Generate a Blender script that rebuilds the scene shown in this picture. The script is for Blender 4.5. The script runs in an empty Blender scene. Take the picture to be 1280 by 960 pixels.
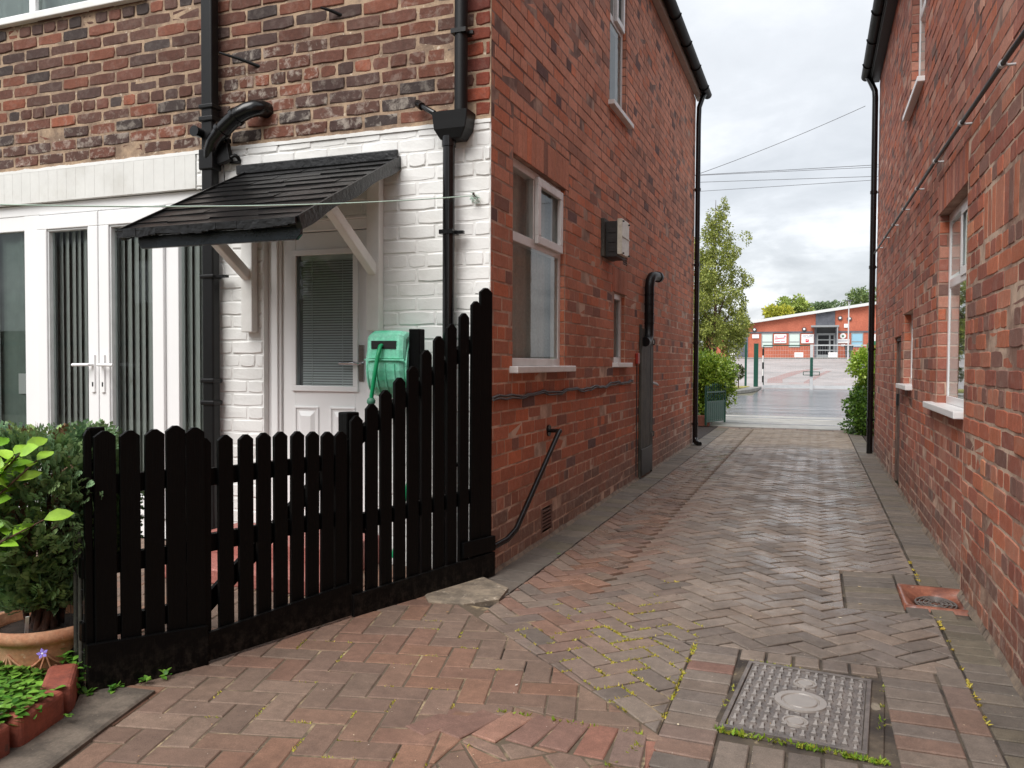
import bpy, bmesh, math, random
from mathutils import Vector, Matrix, noise as mnoise
rnd = random.Random(7)
U = rnd.uniform
S = bpy.context.scene
COL = S.collection
PI = math.pi

# ------------------------------------------------------------------ helpers
def srgb(r, g, b, k=1.0):
    def f(v):
        v /= 255.0
        return v/12.92 if v <= 0.04045 else ((v+0.055)/1.055)**2.4
    return (f(r)*k, f(g)*k, f(b)*k)

def mixc(a, b, t): return tuple(a[i]*(1-t)+b[i]*t for i in range(3))
def mulc(a, k): return tuple(x*k for x in a)

class MB:
    """collects faces, then becomes ONE mesh object"""
    def __init__(s): s.v = []; s.f = []; s.m = []; s.c = []; s.sm = []
    def add(s, verts, faces, mi=0, col=None, smooth=False):
        o = len(s.v); s.v.extend(tuple(p) for p in verts)
        for f in faces:
            s.f.append([o+i for i in f]); s.m.append(mi); s.c.append(col); s.sm.append(smooth)
    def box(s, x0, x1, y0, y1, z0, z1, mi=0, col=None):
        s.add([(x0,y0,z0),(x1,y0,z0),(x1,y1,z0),(x0,y1,z0),(x0,y0,z1),(x1,y0,z1),(x1,y1,z1),(x0,y1,z1)],
              [(3,2,1,0),(4,5,6,7),(0,1,5,4),(1,2,6,5),(2,3,7,6),(3,0,4,7)], mi, col)
    def obox(s, c, ax, ay, az, mi=0, col=None):
        c, ax, ay, az = Vector(c), Vector(ax), Vector(ay), Vector(az)
        vs = [c+ax*i+ay*j+az*k for k in (-1,1) for (i,j) in ((-1,-1),(1,-1),(1,1),(-1,1))]
        s.add(vs, [(3,2,1,0),(4,5,6,7),(0,1,5,4),(1,2,6,5),(2,3,7,6),(3,0,4,7)], mi, col)
    def bar(s, a, b, w, h, up=(0,0,1), mi=0, col=None):
        a, b = Vector(a), Vector(b); d = (b-a); L = d.length; d.normalize()
        side = d.cross(Vector(up)).normalized(); u = side.cross(d).normalized()
        s.obox((a+b)/2, d*L/2, side*w/2, u*h/2, mi, col)
    def prism(s, pts, off, mi=0, col=None):
        n = len(pts); off = Vector(off); p = [Vector(q) for q in pts]
        s.add(p+[q+off for q in p], [tuple(range(n))[::-1], tuple(range(n, 2*n))]+[(i,(i+1)%n,n+(i+1)%n,n+i) for i in range(n)], mi, col)
    def tube(s, pts, r, n=12, mi=0, col=None, cap=True, smooth=True):
        P = [Vector(p) for p in pts]; R = r if isinstance(r, (list, tuple)) else [r]*len(P)
        t0 = (P[1]-P[0]).normalized(); a = Vector((0,0,1)) if abs(t0.z) < .9 else Vector((1,0,0))
        x = t0.cross(a).normalized(); rings = []
        for i, p in enumerate(P):
            t = ((P[i+1]-p).normalized() if i < len(P)-1 else (p-P[i-1]).normalized())
            if 0 < i < len(P)-1: t = ((P[i+1]-p).normalized()+(p-P[i-1]).normalized()).normalized()
            x = (x - t*x.dot(t)).normalized(); y = t.cross(x)
            rings.append([p+(x*math.cos(2*PI*k/n)+y*math.sin(2*PI*k/n))*R[i] for k in range(n)])
        vs = [q for g in rings for q in g]
        fs = [(i*n+k, i*n+(k+1)%n, (i+1)*n+(k+1)%n, (i+1)*n+k) for i in range(len(P)-1) for k in range(n)]
        s.add(vs, fs, mi, col, smooth)
        if cap:
            s.add(rings[0], [tuple(range(n))[::-1]], mi, col); s.add(rings[-1], [tuple(range(n))], mi, col)
    def lathe(s, prof, c=(0,0,0), n=32, mi=0, col=None, smooth=True):
        vs = []
        for (r, z) in prof: vs += [(c[0]+r*math.cos(2*PI*k/n), c[1]+r*math.sin(2*PI*k/n), c[2]+z) for k in range(n)]
        s.add(vs, [(i*n+k, i*n+(k+1)%n, (i+1)*n+(k+1)%n, (i+1)*n+k) for i in range(len(prof)-1) for k in range(n)], mi, col, smooth)
    def build(s, name, mats, parent=None, bevel=0, recalc=False, label=None, seg=2):
        me = bpy.data.meshes.new(name)
        off = Vector((0,0,0)); q = parent
        while q is not None: off += q.location; q = q.parent
        me.from_pydata([(p[0]-off.x, p[1]-off.y, p[2]-off.z) for p in s.v], [], s.f)
        if not isinstance(mats, (list, tuple)): mats = [mats]
        for m in mats: me.materials.append(m)
        me.polygons.foreach_set('material_index', s.m)
        me.polygons.foreach_set('use_smooth', s.sm)
        if any(c is not None for c in s.c):
            at = me.color_attributes.new('Col', 'FLOAT_COLOR', 'CORNER'); data = []
            for f, c in zip(s.f, s.c):
                c = c or (.5,.5,.5); c = tuple(c) if len(c) == 4 else tuple(c)+(0.0,)
                data.extend(c*len(f))
            at.data.foreach_set('color', data)
        me.update()
        if recalc:
            b = bmesh.new(); b.from_mesh(me); bmesh.ops.recalc_face_normals(b, faces=b.faces); b.to_mesh(me); b.free()
        o = bpy.data.objects.new(name, me); COL.objects.link(o)
        if parent is not None: o.parent = parent
        if bevel:
            md = o.modifiers.new('edge', 'BEVEL'); md.width = bevel; md.segments = seg; md.limit_method = 'ANGLE'; md.angle_limit = math.radians(40)
        if label: o['label'] = label
        return o

def tag(o, label, cat, group=None, kind=None):
    o['label'] = label; o['category'] = cat
    if group: o['group'] = group
    if kind: o['kind'] = kind
    return o
def thing(name, label, cat, loc=(0,0,0), group=None):
    o = bpy.data.objects.new(name, None); COL.objects.link(o); o.location = loc; o.empty_display_size = .1
    return tag(o, label, cat, group)
def struct(o): o['kind'] = 'structure'; return o

def copy_tree(o, parent=None):
    c = o.copy(); COL.objects.link(c)
    if parent is not None: c.parent = parent
    for ch in [k for k in o.children]: copy_tree(ch, c)
    return c

# planes: (u, outward n, z) -> world
FY, LX, RX = 4.15, -1.70, 0.77
class Plane:
    def __init__(s, f): s.f = f
    def __call__(s, u, n, z): return s.f(u, n, z)
    def box(s, mb, u0, u1, n0, n1, z0, z1, mi=0, col=None):
        f = s.f
        mb.add([f(u0,n0,z0),f(u1,n0,z0),f(u1,n1,z0),f(u0,n1,z0),f(u0,n0,z1),f(u1,n0,z1),f(u1,n1,z1),f(u0,n1,z1)],
               [(3,2,1,0),(4,5,6,7),(0,1,5,4),(1,2,6,5),(2,3,7,6),(3,0,4,7)], mi, col)
FRONT = Plane(lambda u, n, z: (u, FY-n, z))
LSIDE = Plane(lambda u, n, z: (LX+n, u, z))
RSIDE = Plane(lambda u, n, z: (RX-n, u, z))

# ------------------------------------------------------------------ materials
MATS = {}
def nodes(name):
    m = bpy.data.materials.new(name); m.use_nodes = True
    nt = m.node_tree; b = nt.nodes['Principled BSDF']
    return m, nt, b
def N(nt, t, **kw):
    n = nt.nodes.new(t)
    for k, v in kw.items():
        if k in n.inputs: n.inputs[k].default_value = v
        else: setattr(n, k, v)
    return n
def ramp(nt, fac, stops):
    r = nt.nodes.new('ShaderNodeValToRGB'); nt.links.new(fac, r.inputs[0])
    e = r.color_ramp.elements
    while len(e) < len(stops): e.new(.5)
    for i, (p, c) in enumerate(stops):
        e[i].position = p; e[i].color = (c, c, c, 1) if isinstance(c, (int, float)) else tuple(c)+(1,)
    return r.outputs[0]
def mix(nt, fac, a, b, mode='MIX'):
    n = nt.nodes.new('ShaderNodeMix'); n.data_type = 'RGBA'; n.blend_type = mode; n.clamp_factor = True
    for i, v in ((0, fac), (6, a), (7, b)):
        if isinstance(v, bpy.types.NodeSocket): nt.links.new(v, n.inputs[i])
        else: n.inputs[i].default_value = v if isinstance(v, (int, float)) else tuple(v)+((1,) if len(v) == 3 else ())
    return n.outputs[2]
def pos(nt):
    return nt.nodes.new('ShaderNodeNewGeometry').outputs['Position']
def noise(nt, vec, scale, detail=4, rough=.55, dist=0):
    n = N(nt, 'ShaderNodeTexNoise', Scale=scale, Detail=detail, Roughness=rough, Distortion=dist)
    nt.links.new(vec, n.inputs['Vector']); return n.outputs[0]

def simple(name, col, rough=.6, var=.12, scale=12, bump=.0, bscale=120, metal=0, spec=.5, dirt=None, dirt_amt=.3, attr=False):
    """base colour with soft variation, optional dirt patches and fine bump"""
    if name in MATS: return MATS[name]
    m, nt, b = nodes(name); p = pos(nt)
    if attr:
        a = N(nt, 'ShaderNodeVertexColor', layer_name='Col'); base = a.outputs[0]
    else:
        base = None
    v = ramp(nt, noise(nt, p, scale), [(.25, 1-var), (.75, 1+var)])
    c = mix(nt, 1.0, base if base is not None else tuple(col), v, 'MULTIPLY')
    if dirt:
        d = ramp(nt, noise(nt, p, scale*.45, 8, .65), [(.48, 0.0), (.7, dirt_amt)])
        c = mix(nt, d, c, dirt)
    nt.links.new(c, b.inputs['Base Color'])
    b.inputs['Roughness'].default_value = rough; b.inputs['Metallic'].default_value = metal
    b.inputs['Specular IOR Level'].default_value = spec
    if bump:
        bp = N(nt, 'ShaderNodeBump', Strength=bump, Distance=.004)
        nt.links.new(noise(nt, p, bscale, 5), bp.inputs['Height']); nt.links.new(bp.outputs[0], b.inputs['Normal'])
    MATS[name] = m; return m

def brick_mat(name, lime=srgb(205,195,182), rough=.85, var=.28, bump=.5):
    """per-brick colour attribute, mottled, alpha = amount of lime staining"""
    m, nt, b = nodes(name); p = pos(nt)
    a = N(nt, 'ShaderNodeVertexColor', layer_name='Col')
    v = ramp(nt, noise(nt, p, 38, 6, .65), [(.2, 1-var), (.8, 1+var)])
    c = mix(nt, 1.0, a.outputs[0], v, 'MULTIPLY')
    v2 = ramp(nt, noise(nt, p, 210, 3, .6), [(.3, .82), (.75, 1.15)])
    c = mix(nt, 1.0, c, v2, 'MULTIPLY')
    v3 = ramp(nt, noise(nt, p, 1.1, 5, .6), [(.3, .80), (.7, 1.12)])
    c = mix(nt, 1.0, c, v3, 'MULTIPLY')
    sp = ramp(nt, noise(nt, p, 95, 4, .7), [(.70, 0.0), (.78, .55)])
    c = mix(nt, sp, c, srgb(60,45,42))
    ln = ramp(nt, noise(nt, p, 14, 8, .7, .4), [(.50, 0.0), (.62, 1.0)])
    lm = N(nt, 'ShaderNodeMath', operation='MULTIPLY'); nt.links.new(ln, lm.inputs[0]); nt.links.new(a.outputs[1], lm.inputs[1])
    c = mix(nt, lm.outputs[0], c, lime)
    nt.links.new(c, b.inputs['Base Color']); b.inputs['Roughness'].default_value = rough
    b.inputs['Specular IOR Level'].default_value = .3
    bp = N(nt, 'ShaderNodeBump', Strength=bump, Distance=.005)
    nt.links.new(noise(nt, p, 90, 6, .7), bp.inputs['Height']); nt.links.new(bp.outputs[0], b.inputs['Normal'])
    return m

def paving_mat(name):
    m, nt, b = nodes(name); p = pos(nt)
    a = N(nt, 'ShaderNodeVertexColor', layer_name='Col')
    c = mix(nt, 1.0, a.outputs[0], ramp(nt, noise(nt, p, 30, 6, .65), [(.2, .75), (.8, 1.22)]), 'MULTIPLY')
    c = mix(nt, 1.0, c, ramp(nt, noise(nt, p, 260, 3, .7), [(.3, .72), (.72, 1.3)]), 'MULTIPLY')
    c = mix(nt, 1.0, c, ramp(nt, noise(nt, p, 1.6, 6, .6), [(.3, .78), (.7, 1.12)]), 'MULTIPLY')
    c = mix(nt, 1.0, c, ramp(nt, noise(nt, p, 9, 6, .7), [(.3, .80), (.7, 1.14)]), 'MULTIPLY')
    c = mix(nt, 1.0, c, (1.0,.96,.915), 'MULTIPLY')
    fl = ramp(nt, noise(nt, p, 120, 4, .75), [(.66, 0.0), (.76, .55)])
    c = mix(nt, fl, c, srgb(196,182,158))
    nt.links.new(c, b.inputs['Base Color'])
    # damp sheen is carried in the attribute's alpha
    dn = ramp(nt, noise(nt, p, 3.2, 6, .6), [(.38, .30), (.62, 1.0)])
    dm = N(nt, 'ShaderNodeMath', operation='MULTIPLY'); nt.links.new(dn, dm.inputs[0]); nt.links.new(a.outputs[1], dm.inputs[1])
    mr = N(nt, 'ShaderNodeMapRange'); mr.inputs[3].default_value = .84; mr.inputs[4].default_value = .12
    nt.links.new(dm.outputs[0], mr.inputs[0]); nt.links.new(mr.outputs[0], b.inputs['Roughness'])
    bp = N(nt, 'ShaderNodeBump', Strength=.45, Distance=.003)
    nt.links.new(noise(nt, p, 220, 5, .7), bp.inputs['Height']); nt.links.new(bp.outputs[0], b.inputs['Normal'])
    return m

def two_tone(name, c1, c2, scale, lo=.4, hi=.6, rough=.85, bump=.4, bscale=80, c3=None, s3=60):
    m, nt, b = nodes(name); p = pos(nt)
    c = mix(nt, ramp(nt, noise(nt, p, scale, 8, .65), [(lo, 0.0), (hi, 1.0)]), c1, c2)
    c = mix(nt, 1.0, c, ramp(nt, noise(nt, p, scale*9, 4, .7), [(.25, .78), (.75, 1.2)]), 'MULTIPLY')
    if c3: c = mix(nt, ramp(nt, noise(nt, p, s3, 4, .7), [(.62, 0.0), (.7, .8)]), c, c3)
    nt.links.new(c, b.inputs['Base Color']); b.inputs['Roughness'].default_value = rough
    bp = N(nt, 'ShaderNodeBump', Strength=bump, Distance=.006)
    nt.links.new(noise(nt, p, bscale, 6, .7), bp.inputs['Height']); nt.links.new(bp.outputs[0], b.inputs['Normal'])
    MATS[name] = m; return m

def glass_mat(name, tint=(.92,.97,.95), refl=1.0):
    m = bpy.data.materials.new(name); m.use_nodes = True; nt = m.node_tree; nt.nodes.clear()
    o = N(nt, 'ShaderNodeOutputMaterial'); t = N(nt, 'ShaderNodeBsdfTransparent'); t.inputs[0].default_value = tint+(1,)
    g = N(nt, 'ShaderNodeBsdfGlossy', Roughness=.015); g.inputs[0].default_value = (.95,.98,1,1)
    lw = N(nt, 'ShaderNodeFresnel', IOR=1.5); mu = N(nt, 'ShaderNodeMath', operation='MULTIPLY'); mu.inputs[1].default_value = 1.25*refl
    mu.use_clamp = True
    nt.links.new(lw.outputs[0], mu.inputs[0])
    mx = N(nt, 'ShaderNodeMixShader'); nt.links.new(mu.outputs[0], mx.inputs[0]); nt.links.new(t.outputs[0], mx.inputs[1]); nt.links.new(g.outputs[0], mx.inputs[2])
    nt.links.new(mx.outputs[0], o.inputs[0]); return m

def leaf_mat(name, rough=.45, trans=.25):
    m, nt, b = nodes(name); p = pos(nt)
    a = N(nt, 'ShaderNodeVertexColor', layer_name='Col')
    c = mix(nt, 1.0, a.outputs[0], ramp(nt, noise(nt, p, 25, 3), [(.3, .8), (.7, 1.2)]), 'MULTIPLY')
    nt.links.new(c, b.inputs['Base Color']); b.inputs['Roughness'].default_value = rough; b.inputs['Specular IOR Level'].default_value = .35
    tr = N(nt, 'ShaderNodeBsdfTranslucent'); nt.links.new(c, tr.inputs[0])
    ms = N(nt, 'ShaderNodeMixShader'); ms.inputs[0].default_value = trans
    nt.links.new(b.outputs[0], ms.inputs[1]); nt.links.new(tr.outputs[0], ms.inputs[2])
    nt.links.new(ms.outputs[0], nt.nodes['Material Output'].inputs[0]); return m

M_BRICK = brick_mat('old brick')
M_BRICK2 = brick_mat('smooth red brick', var=.2, bump=.3)
M_MORTAR = two_tone('buff mortar', srgb(170,145,120), srgb(126,105,88), 9, c3=srgb(205,190,170), s3=30)
def side_mortar():
    m, nt, b = nodes('thin mortar'); p = pos(nt); sx = N(nt, 'ShaderNodeSeparateXYZ'); nt.links.new(p, sx.inputs[0])
    ad = N(nt, 'ShaderNodeMath', operation='MULTIPLY_ADD'); nt.links.new(noise(nt, p, 1.3, 5), ad.inputs[0]); ad.inputs[1].default_value = 2.2; nt.links.new(sx.outputs[2], ad.inputs[2])
    mr = N(nt, 'ShaderNodeMapRange'); mr.inputs[1].default_value = 2.6; mr.inputs[2].default_value = 4.0; nt.links.new(ad.outputs[0], mr.inputs[0])
    lo = mix(nt, ramp(nt, noise(nt, p, 7, 6), [(.4, 0.0), (.6, 1.0)]), srgb(206,176,156), srgb(160,130,114)); hi_ = mix(nt, ramp(nt, noise(nt, p, 5, 6), [(.45, 0.0), (.65, 1.0)]), srgb(112,84,76), srgb(178,148,132))
    nt.links.new(mix(nt, mr.outputs[0], lo, hi_), b.inputs['Base Color']); b.inputs['Roughness'].default_value = .9; return m
M_MORTAR2 = side_mortar()
M_MORTAR3 = two_tone('pale pointing', srgb(208,182,160), srgb(135,104,90), 3, c3=srgb(205,190,170), s3=12)
M_WHITE = simple('white masonry paint', (.79,.79,.775), .7, .05, 5, .35, 60, dirt=srgb(168,164,152), dirt_amt=.35)
M_LINTEL = simple('white rendered lintel', (.68,.68,.655), .75, .06, 6, .3, 40, dirt=srgb(165,160,148), dirt_amt=.35)
M_UPVC = simple('white upvc', (.85,.85,.85), .3, .02, 3)
M_UPVC2 = simple('weathered upvc', (.70,.69,.68), .4, .05, 10, dirt=srgb(150,143,132), dirt_amt=.35)
M_TRIM = simple('white gloss timber', (.82,.815,.79), .4, .04, 8, .1, 60, dirt=srgb(170,165,150), dirt_amt=.2)
def wood_black():
    m, nt, b = nodes('black fence paint'); p = pos(nt)
    mp = N(nt, 'ShaderNodeMapping'); mp.inputs['Scale'].default_value = (1,1,.06); nt.links.new(p, mp.inputs[0])
    g = noise(nt, mp.outputs[0], 170, 5, .6)
    c = mix(nt, ramp(nt, noise(nt, p, 60, 6, .7), [(.66, 0.0), (.74, .5)]), (.0026,.0026,.0027), (.016,.0155,.015))
    sx = N(nt, 'ShaderNodeSeparateXYZ'); nt.links.new(p, sx.inputs[0]); mr = N(nt, 'ShaderNodeMapRange'); mr.inputs[1].default_value = .16; mr.inputs[2].default_value = .0; nt.links.new(sx.outputs[2], mr.inputs[0])
    ms_ = N(nt, 'ShaderNodeMath', operation='MULTIPLY'); nt.links.new(mr.outputs[0], ms_.inputs[0]); nt.links.new(ramp(nt, noise(nt, p, 26, 8, .75), [(.46, 0.0), (.68, .8)]), ms_.inputs[1])
    c = mix(nt, ms_.outputs[0], c, (.045,.037,.030))                # mud splashed on the lowest boards
    nt.links.new(c, b.inputs['Base Color']); b.inputs['Specular IOR Level'].default_value = .11
    nt.links.new(ramp(nt, g, [(.3, .32), (.7, .6)]), b.inputs['Roughness'])
    bp = N(nt, 'ShaderNodeBump', Strength=.5, Distance=.003); nt.links.new(g, bp.inputs['Height']); nt.links.new(bp.outputs[0], b.inputs['Normal'])
    return m
M_BLACKWOOD = wood_black()
M_PIPE = simple('black pipe', (.005,.005,.0054), .22, .2, 20)
M_PIPEM = simple('black satin pipe', (.0055,.0055,.006), .42, .2, 20, .1, 200, spec=.3)
M_FELT = simple('black painted shingles', (.0075,.0075,.008), .30, .35, 14, .9, 38)
M_FASCIA = simple('black fascia', (.012,.016,.02), .25, .3, 10, .2, 60)
M_GLASS = glass_mat('window glass')
M_GLASSD = glass_mat('side window glass', refl=.5)
M_DARKROOM = simple('dim room', (.46,.45,.42), .9)
M_BLIND = simple('blind fabric', (.66,.67,.65), .7, .05)
M_CURTAIN = simple('pale net curtain', (.42,.48,.46), .8, .12, 9)
M_CURTAINB = simple('grey net curtain', (.42,.44,.42), .8, .15, 60)
M_METAL = simple('chrome', (.55,.55,.56), .2, .05, metal=1)
M_REEL = two_tone('faded green plastic', srgb(88,206,162), srgb(152,230,202), 7, .34, .62, .5, .1)
M_HOSE = simple('green hose', srgb(24,150,96), .35, .1)
M_SLOT = simple('black slot', (.006,.006,.006), .6)
M_TERRA = two_tone('terracotta', srgb(188,128,96), srgb(206,160,128), 9, rough=.8, bump=.2, c3=srgb(216,190,165), s3=24)
M_SOIL = two_tone('soil', srgb(58,44,36), srgb(36,27,22), 30, bump=1, bscale=60)
M_BARK = two_tone('bark', srgb(88,58,44), srgb(52,36,30), 25, bump=.6)
M_KERB = two_tone('red edging brick', srgb(152,82,64), srgb(122,66,54), 9, rough=.75, c3=srgb(80,62,55), s3=16)
M_LEAF = leaf_mat('leaf'); M_LEAFG = leaf_mat('glossy leaf', .32, .14); M_NEEDLE = leaf_mat('conifer foliage', .6, .12)
M_PAVE = paving_mat('block paving')
M_SAND = two_tone('joint sand', srgb(92,82,70), srgb(52,46,42), 4, c3=srgb(150,134,106), s3=18)
M_SAND2 = two_tone('pale joint sand', srgb(92,80,66), srgb(184,164,128), 7, lo=.52, hi=.70, c3=srgb(70,62,54), s3=14)
M_DARKSLAB = two_tone('dark concrete strip', srgb(112,101,90), srgb(82,74,66), 9, c3=srgb(130,118,104), s3=70)
M_PATCH = two_tone('cement patch', srgb(150,136,118), srgb(108,98,86), 8, c3=srgb(190,178,160), s3=30)
M_ASPHALT = two_tone('damp asphalt', srgb(112,113,117), srgb(84,86,90), .5, rough=.22, bump=.2, bscale=60)
M_PATH = two_tone('pale footway', srgb(172,168,160), srgb(140,138,134), .8, rough=.5, bump=.2)
M_KERBST = two_tone('kerbstone', srgb(160,158,152), srgb(130,128,124), 2)
M_CARPARK = two_tone('car park tarmac', srgb(168,160,158), srgb(146,140,138), .25, rough=.6, c3=srgb(152,122,118), s3=.35)
M_EARTH = two_tone('bare ground', srgb(112,106,92), srgb(92,96,72), .3)
M_IRON = two_tone('cast iron cover', srgb(112,104,99), srgb(86,80,77), 14, rough=.42, bump=.2)
M_IRONL = simple('worn iron', srgb(140,133,127), .33, .1, 20)
M_GLAZED = two_tone('glazed gully', srgb(150,96,76), srgb(112,70,58), 12, c3=srgb(180,150,130), s3=30, rough=.3, bump=.1)
M_GRATE = simple('gully grate', srgb(96,90,86), .4, .2, 40)
M_RED = two_tone('red step paint', srgb(166,104,95), srgb(150,92,84), 6, rough=.5, c3=srgb(205,150,135), s3=20)
M_DGREEN = simple('dark green iron paint', srgb(16,66,52), .35, .25, 15)
M_TEAL = simple('green steel post', srgb(22,74,62), .4, .1)
M_GALV = simple('galvanised steel', srgb(190,192,194), .45, .1, 6)
M_SBRICK = two_tone('orange brick facade', srgb(184,106,82), srgb(170,95,73), .8, rough=.85, bump=.1)
M_SGREY = two_tone('slate cladding', srgb(96,98,106), srgb(80,82,90), 1.5, rough=.6)
M_SROOF = simple('pale metal roof edge', srgb(205,207,206), .4, .05)
M_SFRAME = simple('grey window frame', srgb(140,144,146), .5)
M_SBLIND = simple('pale green blind', srgb(196,210,204), .6, .05)
M_SBLUE = simple('blue blind', srgb(140,184,204), .5, .05)
M_DKGLASS = simple('dark door glass', (.015,.017,.02), .08)
M_SIGN = simple('sign white', (.80,.78,.78), .5, .02)
M_SIGNR = simple('sign red', srgb(206,48,66), .5, .05)
M_SIGNP = simple('sign pink', srgb(226,120,140), .5, .05)
M_SIGNT = simple('sign grey lettering', srgb(150,160,172), .5, .05)
M_SIGNG = simple('sign green', srgb(20,110,70), .5, .05)
M_BIN = simple('bin plastic', srgb(58,62,66), .5, .1)
M_WIRE = simple('cable', (.03,.03,.032), .6)
M_LINE = simple('clothes line cord', srgb(196,222,208), .6, .1)
M_SLATE = simple('roof slate', (.05,.05,.055), .6, .2, 4)
M_OLDWOOD = two_tone('weathered grey boards', srgb(74,72,64), srgb(50,50,46), 8, rough=.7, c3=srgb(110,106,92), s3=40)
M_BROWNWOOD = two_tone('faded brown door', srgb(122,98,86), srgb(96,76,68), 6, rough=.7)
M_FLUE = simple('flue metal', srgb(206,204,190), .4, .12, 20, dirt=srgb(120,112,95), dirt_amt=.5)
M_FLUEB = simple('flue black', (.02,.019,.018), .6, .3, 20)
M_CEM = two_tone('mortar patch', srgb(186,172,150), srgb(150,134,112), 20)

# ------------------------------------------------------------------ brickwork
def subtract(r, holes):
    out = [r]
    for (a0, a1, b0, b1) in holes:
        nx = []
        for (u0, u1, z0, z1) in out:
            if u1 <= a0+.001 or u0 >= a1-.001 or z1 <= b0+.001 or z0 >= b1-.001: nx.append((u0,u1,z0,z1)); continue
            if u0 < a0: nx.append((u0, a0, z0, z1))
            if u1 > a1: nx.append((a1, u1, z0, z1))
            m0, m1 = max(u0, a0), min(u1, a1)
            if z0 < b0: nx.append((m0, m1, z0, b0))
            if z1 > b1: nx.append((m0, m1, b1, z1))
        out = nx
    return out

def one_brick(mb, P, u0, u1, z0, z1, col, mi, gap=.005, bev=.003, jit=.001, prot=.0, rough=False, rec=.009):
    g = gap
    u0 += g; u1 -= g; z0 += g; z1 -= g
    if u1-u0 < .008 or z1-z0 < .008: return
    n1 = prot + U(-jit, jit)*1.4
    if rough and (u1-u0) > .05:
        base = [(u0,z0),(u0+(u1-u0)*.33,z0),(u0+(u1-u0)*.67,z0),(u1,z0),(u1,(z0+z1)/2),(u1,z1),(u0+(u1-u0)*.67,z1),(u0+(u1-u0)*.33,z1),(u0,z1),(u0,(z0+z1)/2)]
    else: base = [(u0,z0),(u1,z0),(u1,z1),(u0,z1)]
    cu, cz = (u0+u1)/2, (z0+z1)/2; n = len(base)
    base = [(a+U(-jit,jit)*1.2, b+U(-jit,jit)*1.2) for a, b in base]
    if rough:                                    # round the corners a little
        for k in (0, 3, 5, 8) if n == 10 else range(n):
            a, b = base[k]; base[k] = (a+(.004 if a < cu else -.004), b+(.003 if b < cz else -.003))
    inn = [(a+(bev if a < cu else -bev)*(1 if abs(a-cu) > (u1-u0)*.4 else .0), b+(bev if b < cz else -bev)*(1 if abs(b-cz) > (z1-z0)*.3 else 0)) for a, b in base]
    vs = [P(a, -rec, b) for a, b in base]+[P(a, n1-bev*.8, b) for a, b in base]+[P(a, n1+U(-jit,jit)*.5, b) for a, b in inn]
    fs = [(i,(i+1)%n,n+(i+1)%n,n+i) for i in range(n)]+[(n+i,n+(i+1)%n,2*n+(i+1)%n,2*n+i) for i in range(n)]+[tuple(range(2*n,3*n))]
    mb.add(vs, fs, mi, col)

def brickwork(mb, P, u0, u1, z0, z1, holes, colf, mi=0, course=.083, L=.24, jit=.001, rough=False, gap=.005, bev=.003, bond=5, matf=None, zoff=0):
    k = int((z0-zoff)/course)-1
    while zoff+k*course < z1:
        a, b = zoff+k*course, zoff+(k+1)*course
        head = (k % (bond+1) == 0)
        step = L/2 if head else L
        st = (0.25*L if head else (.5*L if k % 2 else 0)) - L*40
        i0 = int((u0-st)/step)-1
        u = st+i0*step
        while u < u1:
            r = (max(u, u0), min(u+step, u1), max(a, z0), min(b, z1))
            if r[1]-r[0] > .012 and r[3]-r[2] > .012:
                full = (r[0]+r[1])/2, (r[2]+r[3])/2
                c = colf(full[0], full[1], head)
                for q in subtract(r, holes):
                    if q[1]-q[0] > .014 and q[3]-q[2] > .014:
                        m_ = matf(full[0], full[1]) if matf else mi
                        one_brick(mb, P, *q, c, m_, gap, bev, jit, U(0, jit), rough)
            u += step
        k += 1

def backing(mb, P, u0, u1, z0, z1, holes, mi, n=-.006):
    us = sorted({u0, u1, *[v for h in holes for v in h[:2] if u0 < v < u1]}); zs = sorted({z0, z1, *[v for h in holes for v in h[2:] if z0 < v < z1]})
    for i in range(len(us)-1):
        for j in range(len(zs)-1):
            cu, cz = (us[i]+us[i+1])/2, (zs[j]+zs[j+1])/2
            if any(h[0] < cu < h[1] and h[2] < cz < h[3] for h in holes): continue
            m_ = mi(cu, cz) if callable(mi) else mi
            mb.add([P(us[i],n,zs[j]),P(us[i+1],n,zs[j]),P(us[i+1],n,zs[j+1]),P(us[i],n,zs[j+1])], [(0,1,2,3)], m_, (.5,.4,.35,0))

def soldiers(mb, P, u0, u1, z0, z1, colf, mi, w=.083, fan=0):
    n = max(1, round((u1-u0)/w)); w = (u1-u0)/n
    for i in range(n):
        one_brick(mb, P, u0+i*w, u0+(i+1)*w, z0, z1, colf((u0+i*w), z0, False), mi, .003, .002, .001)

def jamb(mb, P, u, n0, n1, z0, z1, side, colf, mi):
    """brick return of an opening; side = +1 when the return faces +u"""
    Q = Plane(lambda a, n, z: P(u+side*n, a, z))
    backing(mb, Q, n0, n1, z0, z1, [], mi if not isinstance(mi, tuple) else mi[1], -.004)
    brickwork(mb, Q, n0, n1, z0, z1, [], colf, mi if not isinstance(mi, tuple) else mi[0], L=.22)

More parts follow.
